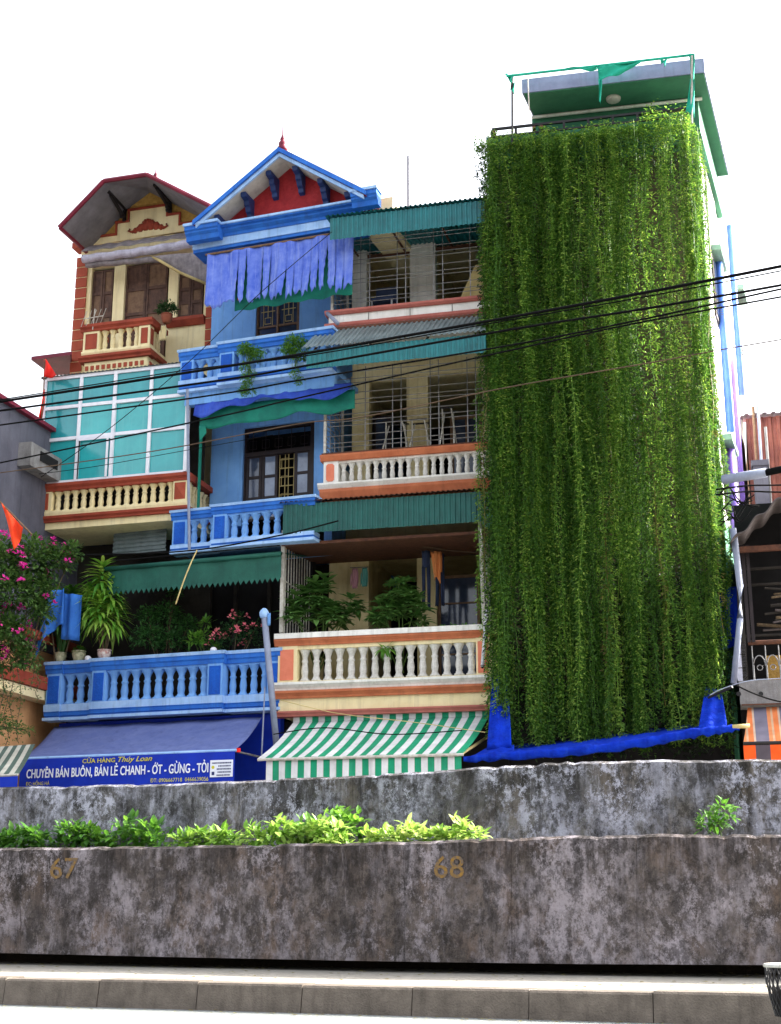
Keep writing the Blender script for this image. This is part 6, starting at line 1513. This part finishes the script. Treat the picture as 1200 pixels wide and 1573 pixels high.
# ================================================================== overhead cables
def DC(px): return 18.6-(px-600)/600*2.3
def cable(pts, r, label, mt='cable', name='overhead_cable', D=DC, extra=True):
    ps = [at(x, y, D(x)) for x, y in pts]
    fine = []
    n = len(ps)
    for i in range(n-1):
        p0, p1, p2, p3 = ps[max(i-1, 0)], ps[i], ps[i+1], ps[min(i+2, n-1)]
        for k in range(8):
            t = k/8; fine.append(.5*((2*p1)+(p2-p0)*t+(2*p0-5*p1+4*p2-p3)*t*t+(3*p1-p0-3*p2+p3)*t**3))
    fine.append(ps[-1]); o = fine[0]
    tag(MB().tube([p-o for p in fine], r, 6).build(name, mt, None, True, loc=o), label, 'cable', 'cables strung along the street')
cable([(-150, 636), (0, 617), (340, 564), (480, 541), (780, 488), (980, 451.5), (1200, 409), (1400, 368)], .021, 'thick topmost black cable crossing the whole street view')
cable([(-150, 634), (0, 614), (277, 570), (480, 545), (780, 492), (980, 458), (1200, 416), (1400, 375)], .009, 'thin black cable lashed just under the topmost thick cable')
cable([(-150, 650), (0, 631), (340, 584), (480, 560), (780, 507), (980, 476), (1200, 438), (1400, 400)], .017, 'second thick black cable below the topmost one')
cable([(-150, 672), (0, 653), (340, 605), (460, 584), (780, 531), (980, 492), (1200, 444), (1400, 402)], .013, 'third black cable crossing below the two thick ones')
cable([(-150, 738), (0, 711), (340, 639), (460, 611), (780, 539), (980, 496), (1200, 456), (1400, 420)], .012, 'fourth black cable, steepest across the teal glazing')
cable([(-150, 745), (63, 718), (260, 689), (460, 651), (560, 640), (780, 595), (1000, 557), (1115, 536), (1300, 505)], .008, 'thin brown wire drooping across the vine curtain', 'cablebrown')
cable([(63, 733), (170, 657), (290, 556), (400, 450), (510, 356)], .006, 'thin service wire rising across the blue house', 'cable', D=lambda x: 21.0)
cable([(60, 728), (150, 716), (285, 692), (420, 668)], .005, 'thin wire sagging across the lowest teal panes', 'cable', D=lambda x: 20.5)
cable([(-40, 852), (150, 852), (300, 845), (432, 822), (520, 800)], .013, 'black cable slung under the middle blue balcony', 'cable', D=lambda x: 21.6)
cable([(170, 862), (300, 850), (430, 838)], .011, 'black cable lying along the green saw tooth awning', 'cable', D=lambda x: 21.6)
cable([(303, 845), (292, 868), (281, 896), (270, 928)], .011, 'loose straw coloured cord drooping over the green awning', 'straw', D=lambda x: 21.3)
cable([(420, 1128), (500, 1118), (600, 1128), (710, 1122)], .009, 'black wire lying across the striped awning', 'cable', D=lambda x: 20.4)
cable([(430, 1075), (520, 1096), (640, 1110), (745, 1125)], .006, 'pale thin wire crossing under the cream balcony', 'straw', D=lambda x: 20.6)
cable([(1090, 1068), (1110, 1058), (1150, 1046), (1200, 1042), (1300, 1034)], .007, 'pale cable sagging along the shack ledge', 'pipegrey', D=lambda x: 19.0)
cable([(1130, 1052), (1160, 1066), (1200, 1078), (1260, 1084)], .012, 'black cable sagging over the concrete ledge', 'cable', D=lambda x: 19.2)
cable([(1100, 752), (1150, 746), (1200, 745), (1300, 742)], .012, 'upper of two black cables before the tin building', 'cable', D=lambda x: 18.4)
cable([(1100, 760), (1150, 755), (1200, 756), (1300, 756)], .012, 'lower of two black cables before the tin building', 'cable', D=lambda x: 18.4)
for i in range(9):
    r = random.Random(90+i); x0, y0 = 1104+r.uniform(0, 8), r.uniform(752, 812); x1, y1 = 1158+r.uniform(-14, 8), r.uniform(752, 800)
    cable([(x0, y0), (x0+15, y0-r.uniform(-6, 16)), ((x0+x1)/2+4, (y0+y1)/2+r.uniform(-10, 18)), (x1, y1)], .009, 'one loop of the tangled black wires beside the vines', 'cable', 'tangled_wire', D=lambda x: 19.4)
a, b = at(1110, 737, 18.0), at(1177, 726, 17.7); e = empty('cable_sleeve', a); tag(e, 'grey plastic sleeve on a thick cable right of the vines', 'sleeve')
MB().tube([(0, 0, 0), b-a], .064, 10).build('sleeve', 'pipegrey', e, True); MB().tube([(b-a)*.98, at(1300, 700, 17.2)-a], .05, 8).build('cable_core', 'cable', e, True)

# ================================================================== basket at the kerb (right edge)
D = 8.2; c = at(1217, 1520, D); zt, zb_ = at(1217, 1483, D).z, at(1217, 1561, D).z; hw = (at(1217, 1500, D)-at(1179, 1500, D)).length
e = empty('mesh_basket', Vector((c.x, c.y, zb_))); tag(e, 'black mesh basket with pale rim at the lower right edge', 'basket'); h = zt-zb_; n = 26
q = MB()
for k in range(n):
    for s in (1, -1):
        pts = [(hw*(.72+.28*min(1, f*1.6))*math.cos(6.283*(k/n+s*f*.12)), hw*(.72+.28*min(1, f*1.6))*math.sin(6.283*(k/n+s*f*.12)), h*f) for f in (0, .15, .4, .7, 1)]; q.tube(pts, .0045, 4)
o = q.build('mesh', 'ironblack', e); o['kind'] = 'stuff'
MB().tube([(hw*1.01*math.cos(a*.2618), hw*1.01*math.sin(a*.2618), h) for a in range(25)], .011, 6).build('rim', 'steelpaint', e, True)
MB().lathe([(hw*.7, 0), (hw*.72, .008), (.004, .009)], n=20).build('floor', 'ironblack', e)
q = MB().lathe([(hw*.6, .02), (hw*.75, h*.3), (hw*.8, h*.55), (hw*.5, h*.6), (.01, h*.62)], n=16); q.build('contents', 'dim', e, True)
s = empty('low_stool', Vector((c.x+.06, c.y, 0))); tag(s, 'low stool under the mesh basket, mostly out of frame', 'stool')
MB().box(-.10, .14, -.12, .12, zb_-.03, zb_-.002).build('seat', 'woodpale', s)
for sx in (-.085, .125):
    for sy in (-.1, .1): MB().box(sx-.012, sx+.012, sy-.012, sy+.012, 0, zb_-.03).build('leg', 'woodpale', s)

# ================================================================== dry leaves and grit along the foot of the wall
rl_ = random.Random(17); q = MB()
for i in range(420):
    st, tt = rl_.uniform(-2, 9.5), abs(rl_.gauss(0, 1)); t0 = max(.33, 3.6-tt*1.1) if i % 3 else rl_.uniform(.33, 3.6)
    c = Vector(kp(st, t0, ZS+.004)); a = rl_.uniform(0, 6.28); q.leaf(c, (math.cos(a), math.sin(a), .12), (0, 0, 1), rl_.uniform(.02, .07), rl_.uniform(.015, .035), .1, 1)
for i in range(160):
    st = rl_.uniform(-2, 9.5); c = Vector(kp(st, rl_.uniform(-.34, -.05), .006)); a = rl_.uniform(0, 6.28); q.leaf(c, (math.cos(a), math.sin(a), .1), (0, 0, 1), rl_.uniform(.02, .06), rl_.uniform(.012, .03), .1, 1)
tag(q.build('leaf_litter', 'vine_dry'), 'dry leaves and grit scattered over the sidewalk and gutter', 'litter', kind='stuff')
